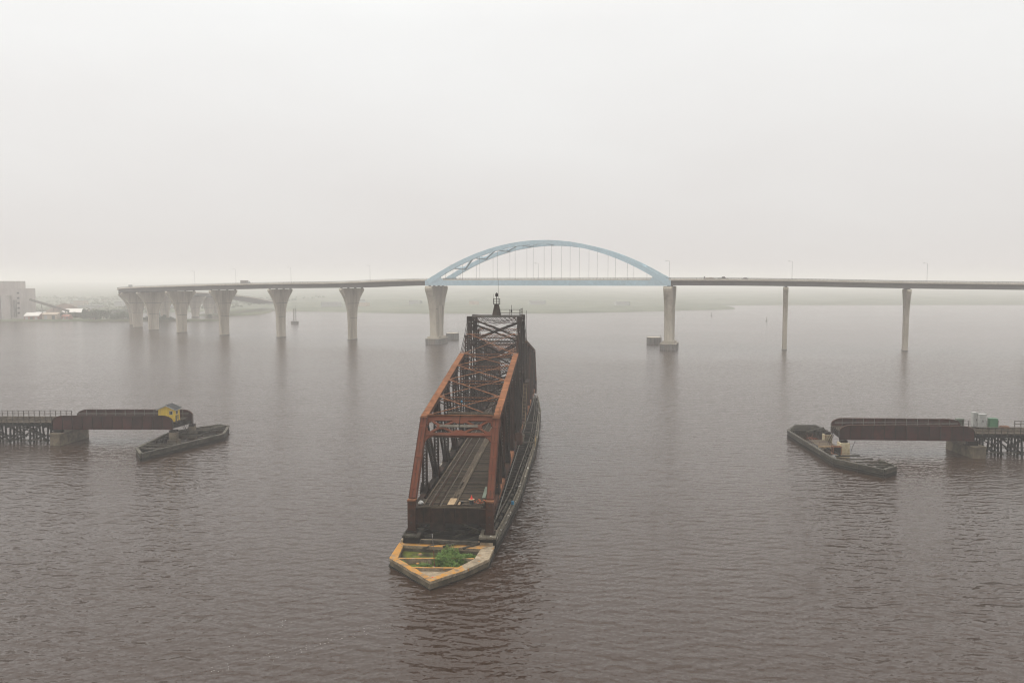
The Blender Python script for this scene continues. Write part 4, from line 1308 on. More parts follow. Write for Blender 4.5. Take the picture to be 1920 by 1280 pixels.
def pier_block(name, label, loc, rotz, w, L, h, chips=True):
    r = thing(name, label, "pier", loc, rotz)
    MB().add([(-w / 2 - .12, 0, -1), (w / 2 + .12, 0, -1), (w / 2 + .12, L, -1), (-w / 2 - .12, L, -1), (-w / 2, .1, h - .5), (w / 2, .1, h - .5), (w / 2, L - .1, h - .5), (-w / 2, L - .1, h - .5)], MB.BOXF).build("shaft", M['pier_old'], r, bevel=0.05)
    MB().box(-w / 2 - 0.14, w / 2 + 0.14, -0.05, L + 0.05, h - 0.498, h).build("coping", M['pier_old'], r, bevel=0.05)
    return r


# ---- left approach
AL = 0.02
LA = (-110.0, 188.6, 0)
through_span("girder_span", "maroon plate girder railroad span at the left, carrying a yellow hut", LA, -AL * 0.3, 28.8, 1.6)
trestle("timber_trestle", "dark timber pile trestle at the left edge of the view", (-110.2, 188.7, 0), -AL * 0.3, -40.0, 0.1, [-38.5, -34, -29.5, -25, -20.4, -15.4, -11.0, -6.2, -1.9])
lp = pier_block("bridge_pier", "squat concrete pier under the trestle end of the left girder span", (-108.7, 187.0, 0), -0.13, 2.5, 10.6, 2.95)
MB().box(-0.9, 0.9, 1.0, 2.2, 2.95, 3.62).build("bearing", M['girder_in'], lp)
MB().box(-0.7, 1.5, 8.6, 9.9, 2.95, 3.62).build("bearing", M['girder_in'], lp)

# ---- right approach
AR = 0.055
through_span("girder_span", "maroon plate girder railroad span at the right, meeting the cabinets", (73.3, 176.2, 0), -AR, 29.3, 0.9)
trestle("timber_trestle", "dark timber pile trestle at the right edge of the view", (73.3 + 29.5, 176.2 - 29.5 * AR, 0), -AR, 0.0, 42.0, [2.4, 6.4, 10.8, 15.6, 20.2, 24.8, 29.5, 34, 38.5], gap=(9.3, 13.0))
rp = pier_block("bridge_pier", "squat concrete pier under the trestle end of the right girder span", (103.2, 173.4, 0), 0.02, 2.9, 10.6, 2.6)
MB().box(-1.9, 0.2, 1.0, 2.2, 2.6, 3.62).build("bearing", M['girder_in'], rp)
MB().box(-1.2, 0.5, 8.8, 9.9, 2.6, 3.62).build("bearing", M['girder_in'], rp)


def crib(name, label, outline, mat_wall, fill):
    """timber fender crib on the water: outline counter-clockwise in world xy"""
    n = len(outline)
    cx = sum(p[0] for p in outline) / n
    cy = sum(p[1] for p in outline) / n
    r = thing(name, label, "fender", (cx, cy, 0))
    pts = [(x - cx, y - cy) for x, y in outline]
    for i in range(n):
        a, c = Vector(pts[i]), Vector(pts[(i + 1) % n])
        if i in fill.get('open', ()):
            continue
        d = (c - a).normalized()
        L = (c - a).length
        m = max(1, int(round(L / 7.5)))
        for j in range(m):
            p = a + d * (L * j / m + (0.02 if j else 0))
            q = a + d * (L * (j + 1) / m - 0.02)
            for k, z in enumerate((0.1, 0.52, 0.94, 1.34)):
                MB().beam((p.x, p.y, z), (q.x, q.y, z), 0.36 + 0.1 * (k % 2), 0.39).build("waler", M['timber_wet'] if k < 2 else M[mat_wall], r)
            MB().beam((p.x, p.y, 1.66), (q.x, q.y, 1.66), 0.6, 0.22).build("cap_timber", M[fill.get('cap', mat_wall)], r)
        for j in range(int(L / 1.9)):
            p = a + d * (0.9 + j * 1.9)
            nn = Vector((-d.y, d.x)) * 0.42
            MB().tube((p.x + nn.x, p.y + nn.y, -1), (p.x + nn.x, p.y + nn.y, 1.5 + R.uniform(-0.2, 0.1)), 0.17, 7).build("pile", M['timber_wet'], r)
    for (xa, ya, xb, yb, z, mt) in fill.get('beams', ()):
        MB().beam((xa - cx, ya - cy, z), (xb - cx, yb - cy, z + R.uniform(-0.05, 0.05)), 0.34, 0.3).build("cross_timber", M[mt], r)
    return r


lf = [(-80.6, 170.6), (-70.9, 193.5), (-73.4, 203.8), (-76.6, 206.2), (-84.8, 197.0), (-84.3, 176.6)]
crib("timber_fender", "dark timber fender crib below the yellow hut, on the left", lf, 'timber',
     {'cap': 'crib_cap', 'beams': [(-83.3, 176.2, -78.7, 175.4, 1.74, 'timber'), (-83.7, 178.8, -77.4, 178.4, 1.74, 'timber'), (-84.0, 181.4, -76.4, 181.0, 1.66, 'timber'),
                                 (-83.3, 176.2, -77.5, 179.4, 1.2, 'timber_wet'), (-84.2, 190.5, -72.4, 190.2, 1.74, 'timber'), (-84.4, 194.0, -71.3, 194.0, 1.4, 'timber_wet'),
                                 (-84.4, 196.8, -72.0, 197.6, 1.74, 'timber'), (-82.5, 199.3, -72.8, 201.0, 1.66, 'timber'), (-80.0, 202.0, -73.2, 203.6, 1.74, 'timber'),
                                 (-83.0, 191.5, -74.0, 204.0, 1.65, 'timber'), (-76.0, 190.5, -75.6, 204.2, 1.6, 'timber_wet'), (-80.0, 193.0, -74.2, 196.5, 1.2, 'timber_wet')]})
rf = [(68.0, 165.6), (73.9, 155.9), (77.9, 159.2), (77.2, 165.0), (74.0, 171.5), (74.4, 190.5), (79.0, 197.6), (78.9, 204.2), (73.0, 203.6), (69.3, 197.6)]
rb = []
for i in range(6):
    t = i / 5
    rb.append((70.8 + 6.0 * t, 199.0 + 0.2 * i + 0.5, 77.0 + 1.2 * t, 196.2 + 1.6 * i, 1.62, 'timber_wet'))
for i in range(8):
    y = 197.6 + i * 0.85
    rb.append((69.9 + i * 0.45, y, 78.7, y + 0.1 - 0.35 * (8 - i) * 0.1, 1.72 + 0.16 * (i % 2), 'timber'))
rb += [(72.5, 194.0, 79.1, 200.0, 1.95, 'timber'), (69.2, 168.0, 74.6, 168.4, 1.72, 'timber'), (70.2, 165.0, 76.0, 165.4, 1.72, 'timber'), (71.3, 162.4, 77.2, 162.6, 1.72, 'timber'),
       (72.5, 160.0, 77.6, 160.4, 1.72, 'timber'), (73.4, 158.0, 77.0, 158.3, 1.72, 'timber'), (71.2, 170.5, 71.8, 189.0, 1.45, 'timber_wet')]
crib("timber_fender", "dark timber fender crib on the right, bent round cream concrete blocks", rf, 'timber', {'cap': 'crib_cap', 'beams': rb, 'open': (3, 4, 5)})


def rest_block(name, label, loc, rotz, mat, w, d, hs):
    r = thing(name, label, "pedestal", loc, rotz)
    z = -0.5
    for i, (h, k) in enumerate(hs):
        MB().box(-w * k / 2, w * k / 2, -d * k / 2, d * k / 2, z + (0.003 if i else 0), z + h).build("block", M[mat], r, bevel=0.04)
        z += h
    MB().box(-w * 0.32, w * 0.32, -d * 0.32, d * 0.32, z + 0.003, z + 0.55).build("bearing", M['girder_in'], r)
    return r


rest_block("bearing_pedestal", "brown stepped concrete pedestal inside the left fender, nearest its girder", (-81.2, 188.9, 0), -AL, 'pier_old', 2.3, 2.3, [(1.7, 1.0), (1.75, 0.72)])
rest_block("bearing_pedestal", "brown concrete pedestal behind the far girder end of the left span", (-80.0, 197.0, 0), -AL, 'pier_old', 1.9, 2.0, [(1.7, 1.0), (1.75, 0.75)])
rest_block("bearing_pedestal", "cream concrete pedestal of two blocks under the near right girder end", (74.0, 175.6, 0), -AR, 'ped_cream', 2.1, 2.3, [(1.75, 1.05), (1.9, 0.98)])
rest_block("bearing_pedestal", "yellowed concrete pedestal under the far right girder end", (74.2, 185.2, 0), -AR, 'ped_cream', 1.9, 2.0, [(1.75, 1.0), (1.9, 0.95)])
# staging on the right fender
sg_ = thing("work_platform", "plank platform with rusty posts lying in the right fender", "platform", (71.9, 181.0, 0), -AR)
for i in range(7):
    MB().box(-2.4, 1.6, -3.4 + i * 1.0, -3.4 + i * 1.0 + 0.94, 1.8, 1.92).build("plank", M['plank'], sg_)
MB().box(-2.42, 1.62, -3.56, -3.42, 1.55, 1.94).build("edge_board", M['pale_plank'], sg_)
for x, y, h in ((-2.3, -3.4, 1.1), (-1.9, 3.3, 1.0), (-1.2, 4.6, 1.2), (-2.2, 5.6, 0.9), (1.4, 3.4, 1.4)):
    MB().tube((x, y, 1.6), (x, y, 1.9 + h), 0.05, 6).build("post", M['rust_red'], sg_)
b = MB()
for i in range(18):
    b.beam((R.uniform(-2.4, 0.2), R.uniform(3.4, 6.4), 1.85), (R.uniform(-2.4, 0.2), R.uniform(3.4, 6.4), 1.9 + R.uniform(0, 0.25)), 0.1, 0.08)
b.build("scrap", M['rust_red'], sg_, kind="stuff")
fr = thing("steel_cage", "rusty box frame leaning against the cream pedestal", "cage", (71.9, 174.2, 0.9), -AR)
b = MB()
for x in (-0.9, 0.9):
    for y in (-0.6, 0.6):
        b.beam((x, y, 0), (x, y, 1.7), 0.12, 0.12)
for z in (0.05, 1.65):
    for (a, c) in (((-0.9, -0.6), (0.9, -0.6)), ((0.9, -0.6), (0.9, 0.6)), ((0.9, 0.6), (-0.9, 0.6)), ((-0.9, 0.6), (-0.9, -0.6))):
        b.beam((*a, z), (*c, z), 0.16, 0.12)
b.build("frame", M['rust_orange'], fr)
MB().box(-0.8, 0.8, -0.5, 0.5, 0.12, 1.55).build("motor", M['girder_in'], fr)
# ladders of the left girder end down to its pedestal, hanging pipe on the right
ld = thing("access_stairs", "steep dark access stairs hanging from the left span end", "stairs", (-80.0, 190.3, 0), 0)
ladder("flight", (0.2, 0, 5.2), (1.6, 0, 2.0), 0.8, M['girder_in'], ld, side=(0, 1, 0))
b = MB()
for sg in (-0.45, 0.45):
    b.beam((0.3, sg, 6.0), (1.8, sg, 2.8), 0.05, 0.05)
b.build("hand_rail", M['girder_in'], ld)
ld2 = thing("access_stairs", "steep dark access stairs hanging from the right span end", "stairs", (73.6, 179.0, 0), 0)
ladder("flight", (-0.2, 0, 5.2), (-1.6, 0, 2.0), 0.8, M['girder_in'], ld2, side=(0, 1, 0))
b = MB()
for sg in (-0.45, 0.45):
    b.beam((-0.3, sg, 6.0), (-1.8, sg, 2.8), 0.05, 0.05)
b.build("hand_rail", M['girder_in'], ld2)
b = MB()
pr = None
for i in range(9):
    t = i / 8
    q = Vector((75.3 + 0.9 * math.sin(t * PI / 2), 174.6, 1.2 + 2.5 * (1 - (1 - t) ** 2)))
    if pr is not None:
        b.tube(pr, q, 0.05, 6)
    pr = q
tag(b.build("cable_conduit", M['tyre']), "thin black conduit curving up to the right girder beside the cream pedestal", "conduit")

# ---- yellow operator's hut
HT = thing("yellow_hut", "small yellow board hut with dark gable roof on the left girder span", "hut", (-84.9, 189.25, 5.38), 0.0)
HWD, HDP, EV, RG = 3.9, 3.0, 3.05, 3.95
b = MB()
b.add([(0, 0, 0), (HWD, 0, 0), (HWD, HDP, 0), (0, HDP, 0), (0, 0, EV), (HWD, 0, EV), (HWD, HDP, EV), (0, HDP, EV), (HWD / 2, 0, RG), (HWD / 2, HDP, RG)],
      [(0, 3, 2, 1), (0, 1, 5, 8, 4), (1, 2, 6, 5), (2, 3, 7, 9, 6), (3, 0, 4, 7), (4, 8, 9, 7), (8, 5, 6, 9)])
b.build("wall", M['yellow'], HT)
for i in range(13):
    x = 0.05 + i * (HWD - 0.1) / 12
    zt_ = EV + (RG - EV) * (1 - abs(x - HWD / 2) / (HWD / 2)) - 0.06
    if 2.65 < x < 3.5:
        MB().box(x - 0.035, x + 0.035, -0.035, -0.002, 0, 1.7).build("batten", M['yellow'], HT)
        MB().box(x - 0.035, x + 0.035, -0.035, -0.002, 2.62, zt_).build("batten", M['yellow'], HT)
    else:
        MB().box(x - 0.035, x + 0.035, -0.035, -0.002, 0, zt_).build("batten", M['yellow'], HT)
for y in (0.05, 2.0, 2.5, 2.95):
    MB().box(HWD + 0.002, HWD + 0.035, y - 0.035, y + 0.035, 0, EV - 0.05).build("batten", M['yellow'], HT)
for sg in (-1, 1):
    x0_, x1_ = (HWD / 2, HWD + 0.4) if sg > 0 else (HWD / 2, -0.4)
    z1_ = EV - 0.4 * (RG - EV) / (HWD / 2)
    MB().plate([(x0_, -0.35, RG + 0.06), (x1_, -0.35, z1_ + 0.06), (x1_, HDP + 0.35, z1_ + 0.06), (x0_, HDP + 0.35, RG + 0.06)], (sg * (RG - EV), 0, HWD / 2), 0.09).build("roof", M['roof'], HT)
    MB().beam((x0_, -0.38, RG - 0.02), (x1_, -0.38, z1_ - 0.02), 0.06, 0.2).build("barge_board", M['white'], HT)
    MB().box(min(x1_, x1_ + 0.04 * sg), max(x1_, x1_ + 0.04 * sg), -0.36, HDP + 0.36, z1_ - 0.13, z1_ + 0.05).build("fascia", M['white'], HT)


def hut_window(x, y, z, w, h, face):
    if face == 'front':
        b = MB().box(x - w / 2 - .1, x + w / 2 + .1, y - 0.06, y - 0.003, z - .1, z + h + .1)
        f = b.build("window", M['white'], HT)
        MB().box(x - w / 2, x + w / 2, y - 0.075, y - 0.063, z, z + h).build("pane", M['window'], f)
        MB().box(x - 0.025, x + 0.025, y - 0.09, y - 0.078, z, z + h).build("glazing_bar", M['white'], f)
    else:
        b = MB().box(x + 0.003, x + 0.06, y - w / 2 - .1, y + w / 2 + .1, z - .1, z + h + .1)
        f = b.build("window", M['white'], HT)
        MB().box(x + 0.063, x + 0.075, y - w / 2, y + w / 2, z, z + h).build("pane", M['window'], f)


hut_window(3.05, 0, 1.8, 0.62, 0.72, 'front')
hut_window(HWD, 1.25, 1.75, 0.75, 0.85, 'side')
dr = MB().box(HWD + 0.003, HWD + 0.05, 0.5, 1.15, 0.02, 1.45).build("door", M['bucket'], HT)
MB().box(HWD + 0.052, HWD + 0.09, 1.02, 1.08, 0.7, 0.8).build("handle", M['galv'], dr)
MB().box(HWD + 0.003, HWD + 0.05, 1.6, 2.1, 0.3, 1.45).build("shutter", M['bucket'], HT)

# ---- cabinets on the right approach
def cabinet(name, label, loc, w, d, h, mat, doors, rz=-AR, lid=0.06):
    r = thing(name, label, "cabinet", loc, rz)
    MB().box(-w / 2, w / 2, -d / 2, d / 2, 0.1, h).build("body", M[mat], r, bevel=0.02)
    MB().box(-w / 2 + .05, w / 2 - .05, -d / 2 + .05, d / 2 - .05, 0, 0.1).build("plinth", M['girder_in'], r)
    MB().box(-w / 2 - .05, w / 2 + .05, -d / 2 - .05, d / 2 + .05, h + .002, h + lid).build("lid", M['white'] if mat == 'white' else M[mat], r)
    for i in range(doors):
        x0_ = -w / 2 + 0.05 + i * (w - 0.1) / doors
        x1_ = x0_ + (w - 0.1) / doors - 0.04
        dd = MB().box(x0_, x1_, -d / 2 - 0.035, -d / 2 - 0.002, 0.18, h - 0.08).build("door", M[mat], r)
        xh = x1_ - 0.12 if i % 2 == 0 else x0_ + 0.12
        MB().box(xh - 0.035, xh + 0.035, -d / 2 - 0.08, -d / 2 - 0.037, h * 0.45, h * 0.6).build("handle", M['tyre'], dd)
    return r


cabinet("signal_cabinet", "tall white signal cabinet with two doors beside the green cabinet", (107.9, 181.0, 5.42), 1.6, 1.1, 3.2, 'white', 2)
cabinet("signal_cabinet", "narrow white signal cabinet on the left of the tall white one", (106.7, 182.0, 5.42), 0.9, 1.1, 3.4, 'white', 1)
cabinet("signal_cabinet", "low dark green cabinet right of the white cabinets", (110.3, 180.8, 5.42), 1.8, 1.1, 2.2, 'green', 1)
cabinet("signal_cabinet", "small pale green cabinet behind the railing, left of the white ones", (104.2, 183.4, 5.42), 1.6, 0.9, 1.7, 'pale_green', 1)
ob = thing("timber_stack", "low stack of orange boards beyond the green cabinet", "boards", (113.0, 180.8, 5.42), -AR)
for i in range(3):
    MB().box(-1.0 + 0.1 * i, 1.0 - 0.08 * i, -0.5, 0.5, i * 0.16, i * 0.16 + 0.15).build("board", M['rust_orange'], ob)

# ------------------------------------------------------------------ highway bridge
PATH = [(420, 424, 32.2), (356, 433, 33.3), (289, 441, 34.3), (222.5, 449.5, 35.1), (157, 457.5, 36.3), (90.5, 460, 36.75), (-47.5, 502, 36.6), (-107.8, 537, 34.9), (-162.7, 560, 34.2), (-210.5, 581.5, 33.2), (-253.8, 611, 32.1), (-289.8, 643, 31.1),
        (-320.0, 680, 30.0), (-342, 720, 28.6), (-353.5, 769, 27.0), (-354, 812, 25.8), (-350, 880, 23.2), (-348, 914, 21.6), (-344, 930, 20.8), (-338, 1000, 16.0), (-336, 1095, 8.0)]


def catmull(p0, p1, p2, p3, t):
    return tuple(0.5 * ((2 * b) + (-a + c) * t + (2 * a - 5 * b + 4 * c - d) * t * t + (-a + 3 * b - 3 * c + d) * t ** 3) for a, b, c, d in zip(p0, p1, p2, p3))


def samples(i0, i1, step=6, straight=False):
    """points along the deck between stations i0 and i1"""
    out = []
    for i in range(i0, i1):
        p0, p1, p2, p3 = PATH[max(i - 1, 0)], PATH[i], PATH[i + 1], PATH[min(i + 2, len(PATH) - 1)]
        n = max(2, int(math.dist(p1, p2) / step))
        for k in range(n):
            t = k / n
            out.append(tuple(a + (b - a) * t for a, b in zip(p1, p2)) if straight else catmull(p0, p1, p2, p3, t))
    out.append(PATH[i1])
    return [Vector(p) for p in out]


def normals(pts):
    ns = []
    for i in range(len(pts)):
        d = pts[min(i + 1, len(pts) - 1)] - pts[max(i - 1, 0)]
        d.z = 0
        d.normalize()
        ns.append(Vector((d.y, -d.x, 0)))
    return ns


def sweep(pts, ns, prof):
    """prof: closed polygon of (offset, height) swept along pts"""
    m = len(prof)
    vs, fs = [], []
    for p, nn in zip(pts, ns):
        for o_, h in prof:
            vs.append(p + nn * o_ + Vector((0, 0, h)))
    for i in range(len(pts) - 1):
        for j in range(m):
            k = (j + 1) % m
            fs.append((i * m + j, i * m + k, (i + 1) * m + k, (i + 1) * m + j))
    fs.append(tuple(range(m - 1, -1, -1)))
    fs.append(tuple((len(pts) - 1) * m + j for j in range(m)))
    return MB().add(vs, fs)


GH = 2.65
def viaduct(name, label, pts):
    r = thing(name, label, "road bridge", tuple(pts[0]))
    o = Vector(pts[0])
    pts = [p - o for p in pts]
    ns = normals(pts)
    for off in (-10.9, -3.7, 3.7, 10.9):
        sweep(pts, ns, [(off - 0.5, 0.0), (off + 0.5, 0.0), (off + 0.22, 0.12), (off + 0.22, GH - 0.05), (off - 0.22, GH - 0.05), (off - 0.5, 0.12)]).build("girder", M['deck_girder'], r)
    sweep(pts, ns, [(-11.6, GH - 0.045), (11.6, GH - 0.045), (12.3, GH + 0.05), (12.3, GH + 0.35), (-12.3, GH + 0.35), (-12.3, GH + 0.05)]).build("deck_slab", M['parapet'], r)
    sweep(pts, ns, [(-11.8, GH + 0.354), (11.8, GH + 0.354), (11.8, GH + 0.40), (-11.8, GH + 0.40)]).build("roadway", M['asphalt'], r)
    for sg in (-1, 1):
        sweep(pts, ns, [(sg * 12.3 - 0.25, GH + 0.352), (sg * 12.3 + 0.05, GH + 0.352), (sg * 12.3, GH + 1.15), (sg * 12.3 - 0.18, GH + 1.15)]).build("parapet", M['parapet'], r)
        b = MB()
        for i in range(len(pts) - 1):
            p, q = pts[i] + ns[i] * sg * 12.2, pts[i + 1] + ns[i + 1] * sg * 12.2
            for z in (GH + 1.42, GH + 1.72):
                b.beam(p + Vector((0, 0, z)), q + Vector((0, 0, z)), 0.07, 0.09)
            for k in range(3):
                c = p.lerp(q, k / 3)
                b.beam(c + Vector((0, 0, GH + 1.15)), c + Vector((0, 0, GH + 1.8)), 0.09, 0.09)
        b.build("railing", M['galv'], r, kind="stuff")
    # cross frames between the girders
    for i in range(0, len(pts), 2):
        p, nn = pts[i], ns[i]
        MB().beam(p + nn * -10.6 + Vector((0, 0, 1.3)), p + nn * 10.6 + Vector((0, 0, 1.3)), 0.3, 1.3).build("cross_frame", M['deck_girder'], r)
    return r


ptsR = samples(0, 5)
ptsL = samples(6, len(PATH) - 1)
viaduct("road_viaduct", "grey highway viaduct on concrete piers to the right of the blue arch", ptsR)
viaduct("road_viaduct", "grey highway viaduct curving away on flared piers left of the blue arch", ptsL)

# ---- blue tied arch
A0, A1 = Vector(PATH[6]), Vector(PATH[5])
ax = (A1 - A0)
ax.z = 0
SPAN = ax.length
ang = math.atan2(ax.y, ax.x)
AR_ = thing("arch_span", "pale blue tied arch span of the highway bridge, its crown lost in mist", "arch bridge", tuple(A0), ang)
AO = 12.7
for sg in (-1, 1):
    y = sg * AO
    MB().box(-2.2, SPAN + 2.2, y - 0.55, y + 0.55, -0.05, 3.15).build("tie_girder", M['blue'], AR_)
    # rib, built of straight box segments
    n = 36
    pts = []
    for i in range(n + 1):
        t = i / n
        pts.append(Vector((SPAN * t, y, 2.0 + 23.4 * 4 * t * (1 - t))))
    pr = []
    vs, fs = [], []
    for i, p in enumerate(pts):
        d = pts[min(i + 1, n)] - pts[max(i - 1, 0)]
        d.normalize()
        up = Vector((-d.z, 0, d.x))
        hh = 1.15 + 0.35 * abs(2 * i / n - 1) ** 2
        for o_, h in ((-0.75, -hh), (0.75, -hh), (0.75, hh), (-0.75, hh)):
            vs.append(p + Vector((0, o_, 0)) + up * h)
    for i in range(n):
        for j in range(4):
            k = (j + 1) % 4
            fs.append((i * 4 + j, i * 4 + k, (i + 1) * 4 + k, (i + 1) * 4 + j))
    fs += [(3, 2, 1, 0), (n * 4, n * 4 + 1, n * 4 + 2, n * 4 + 3)]
    MB().add(vs, fs).build("arch_rib", M['blue'], AR_)
    for t0, t1 in ((-1.6, 9.5), (SPAN + 1.6, SPAN - 9.5)):
        MB().plate([(t0, y, 3.1), (t1, y, 3.1), ((t0 + t1) / 2 + (t1 - t0) * 0.22, y, 6.4), ((t0 + t1) / 2 - (t1 - t0) * 0.02, y, 6.2)], (0, 1, 0), 1.3).build("knuckle", M['blue'], AR_)
    for i in range(1, 13):
        x = SPAN * i / 13
        t = x / SPAN
        zt_ = 2.0 + 23.4 * 4 * t * (1 - t) - 1.0
        if zt_ > 4.5:
            MB().tube((x, y, 3.1), (x, y, zt_), 0.075, 6).build("hanger", M['galv'], AR_)


def arch_z(x):
    t = x / SPAN
    return 2.0 + 23.4 * 4 * t * (1 - t)


st = [0.105, 0.20, 0.30, 0.40, 0.5, 0.60, 0.70, 0.80, 0.895]
for t in st:
    x = SPAN * t
    sl = 23.4 * 4 * (1 - 2 * t) / SPAN
    MB().beam((x, -AO + 0.7, arch_z(x)), (x, AO - 0.7, arch_z(x)), 1.15, 1.3, side=(1, 0, sl)).build("rib_strut", M['blue'], AR_)
for ta, tb in zip(st, st[1:]):
    xa, xb = SPAN * ta, SPAN * tb
    if ta < 0.5:
        a, c = (xa, AO - 0.9, arch_z(xa)), (xb, -AO + 0.9, arch_z(xb))
    else:
        a, c = (xa, -AO + 0.9, arch_z(xa)), (xb, AO - 0.9, arch_z(xb))
    MB().beam(a, c, 1.1, 1.0).build("rib_diagonal", M['blue'], AR_)
n = 15
for i in range(n + 1):
    x = SPAN * i / n
    MB().box(x - 0.25, x + 0.25, -AO + 0.56, AO - 0.56, 0.5, 2.2).build("floor_beam", M['blue'], AR_)
MB().box(0.05, SPAN - 0.05, -AO + 0.6, AO - 0.6, 2.62, 3.0).build("deck_slab", M['parapet'], AR_)
MB().box(0.05, SPAN - 0.05, -11.2, 11.2, 3.004, 3.05).build("roadway", M['asphalt'], AR_)
for sg in (-1, 1):
    MB().box(0.05, SPAN - 0.05, sg * 11.6 - 0.15, sg * 11.6 + 0.15, 3.004, 3.85).build("parapet", M['parapet'], AR_)
    b = MB()
    for z in (4.1, 4.4):
        b.box(0.05, SPAN - 0.05, sg * 11.6 - 0.035, sg * 11.6 + 0.035, z, z + 0.09)
    for i in range(70):
        x = SPAN * (i + 0.5) / 70
        b.box(x - 0.05, x + 0.05, sg * 11.6 - 0.05, sg * 11.6 + 0.05, 3.85, 4.5)
    b.build("railing", M['rust_brown'], AR_, kind="stuff")


# ---- piers
def profile_pier(label, x, y, ztop, facing, prof, T, main=False):
    """flared pier; facing = direction of its long axis in plan (radians from +Y towards +X)"""
    r = thing("bridge_pier", label, "bridge pier", (x, y, 0), -facing, group=None)
    zc = ztop - 0.45
    rows = [(zc - dz, hw) for dz, hw in prof if zc - dz > 0.5] + [(-1.5, prof[-1][1])]
    vs, fs = [], []
    ch = min(0.5, T * 0.16)
    for z, hw in rows:        # local y = long axis, x = thickness, octagonal with chamfered corners
        t = T / 2
        vs += [(-t, -hw + ch, z), (-t + ch, -hw, z), (t - ch, -hw, z), (t, -hw + ch, z), (t, hw - ch, z), (t - ch, hw, z), (-t + ch, hw, z), (-t, hw - ch, z)]
    for i in range(len(rows) - 1):
        for j in range(8):
            k = (j + 1) % 8
            fs.append((i * 8 + k, i * 8 + j, (i + 1) * 8 + j, (i + 1) * 8 + k))
    fs.append(tuple(range(8)))
    fs.append(tuple((len(rows) - 1) * 8 + j for j in range(7, -1, -1)))
    MB().add(vs, fs).build("shaft", M['concrete'], r)
    for zj in ((0.42 * ztop, 0.7 * ztop) if not main else (0.36 * ztop, 0.6 * ztop)):
        lo = max(i for i in range(len(rows)) if rows[i][0] >= zj)
        (za, ha), (zb_, hb) = rows[lo], rows[min(lo + 1, len(rows) - 1)]
        hw = ha + (hb - ha) * (zj - za) / (zb_ - za) + 0.035
        MB().box(-T / 2 - 0.035, T / 2 + 0.035, -hw + ch, hw - ch, zj - 0.14, zj + 0.14).build("joint_band", M['sheet'], r)
    for o_ in (-10.9, -3.7, 3.7, 10.9):
        MB().box(-0.6, 0.6, o_ - 0.5, o_ + 0.5, zc + 0.003, zc + 0.44).build("bearing", M['deck_girder'], r)
    if main:
        b = MB()
        w, L, hgt = 9.2, 15.0, 3.3
        n = 26
        out = []
        per = [(-w / 2, -L / 2), (w / 2, -L / 2), (w / 2, L / 2), (-w / 2, L / 2)]
        for i in range(4):
            p, q = per[i], per[(i + 1) % 4]
            m = int(math.dist(p, q) / 0.55)
            d = ((q[0] - p[0]) / m, (q[1] - p[1]) / m)
            nn = (d[1] / 0.55, -d[0] / 0.55)
            for k in range(m):
                e_ = 0.14 if k % 2 else 0.0
                for f_ in (0.0, 0.5):
                    out.append((p[0] + d[0] * (k + f_) + nn[0] * e_, p[1] + d[1] * (k + f_) + nn[1] * e_))
        b.prism(out, -1.0, hgt)
        b.build("sheet_pile_footing", M['sheet'], r)
        MB().box(-w / 2 - 0.1, w / 2 + 0.1, -L / 2 - 0.1, L / 2 + 0.1, hgt + 0.003, hgt + 0.4).build("footing_cap", M['concrete'], r)
        MB().box(-T / 2 - 1.0, T / 2 + 1.0, -7.2, 7.2, hgt + 0.403, hgt + 1.5).build("plinth", M['concrete'], r)
        for sg in (-1, 1):   # shallow vertical rib on each broad face
            MB().box(sg * T / 2 - 0.12, sg * T / 2 + 0.12, -prof[-1][1] + 1.2, prof[-1][1] - 1.2, hgt + 1.5, zc - 12).build("face_panel", M['concrete'], r)
    else:
        MB().box(-T / 2 - 0.25, T / 2 + 0.25, -prof[-1][1] - 0.25, prof[-1][1] + 0.25, -1.0, 0.35).build("waterline_collar", M['sheet'], r)
    return r


APP = [(0, 11.9), (1.0, 12.4), (2.0, 11.8), (3.4, 10.5), (5, 9.2), (6.4, 8.1), (9.3, 6.5), (12.2, 5.35), (15.2, 4.6), (20, 4.0), (40, 3.7)]
MAIN = [(0, 12.9), (1.2, 13.6), (2.6, 13.2), (5.4, 11.3), (8, 9.6), (10.1, 8.6), (14.9, 7.1), (20, 6.2), (26, 5.7), (40, 5.6)]
PLAB = {3: "slim concrete pier second to the right of the blue arch, near the picture edge", 4: "slim concrete pier seen end-on, first to the right of the blue arch",
        7: "flared concrete pier first to the left of the blue arch's footing", 8: "flared concrete pier with the lattice beacon just right of it", 9: "flared concrete pier third to the left of the blue arch",
        10: "flared concrete pier fourth to the left of the blue arch", 11: "flared concrete pier overlapping the two at the bridge's left bend", 12: "flared concrete pier at the outer left bend of the highway bridge, in front",
        13: "flared concrete pier half hidden at the left bend of the highway bridge", 2: "concrete highway pier just beyond the right edge of the view",
        15: "hazy pier beyond the bend, seen between two nearer flared piers", 16: "hazy pier standing on the spit beyond the bend, nearer one", 17: "hazy pier standing on the spit beyond the bend, middle one", 18: "hazy pier standing on the spit beyond the bend, farthest one"}
for i, (x, y, z) in enumerate(PATH):
    if i not in PLAB:
        continue
    a, c = PATH[i - 1], PATH[i + 1]
    tx, ty = a[0] - c[0], a[1] - c[1]
    f = math.atan2(-ty, tx)          # the pier's long axis is square to the road
    if i == 4:
        f = 0.315
    if i == 3:
        f = 0.36
    if i == 2:
        f = 0.38
    profile_pier(PLAB[i], x, y, z, f, APP, 2.5)["group"] = "piers of the highway bridge"
fa = math.atan2(-(PATH[5][1] - PATH[6][1]), PATH[5][0] - PATH[6][0])
profile_pier("broad concrete pier on a footing under the left end of the blue arch", PATH[6][0], PATH[6][1], PATH[6][2], fa, MAIN, 4.9, True)["group"] = "piers of the highway bridge"
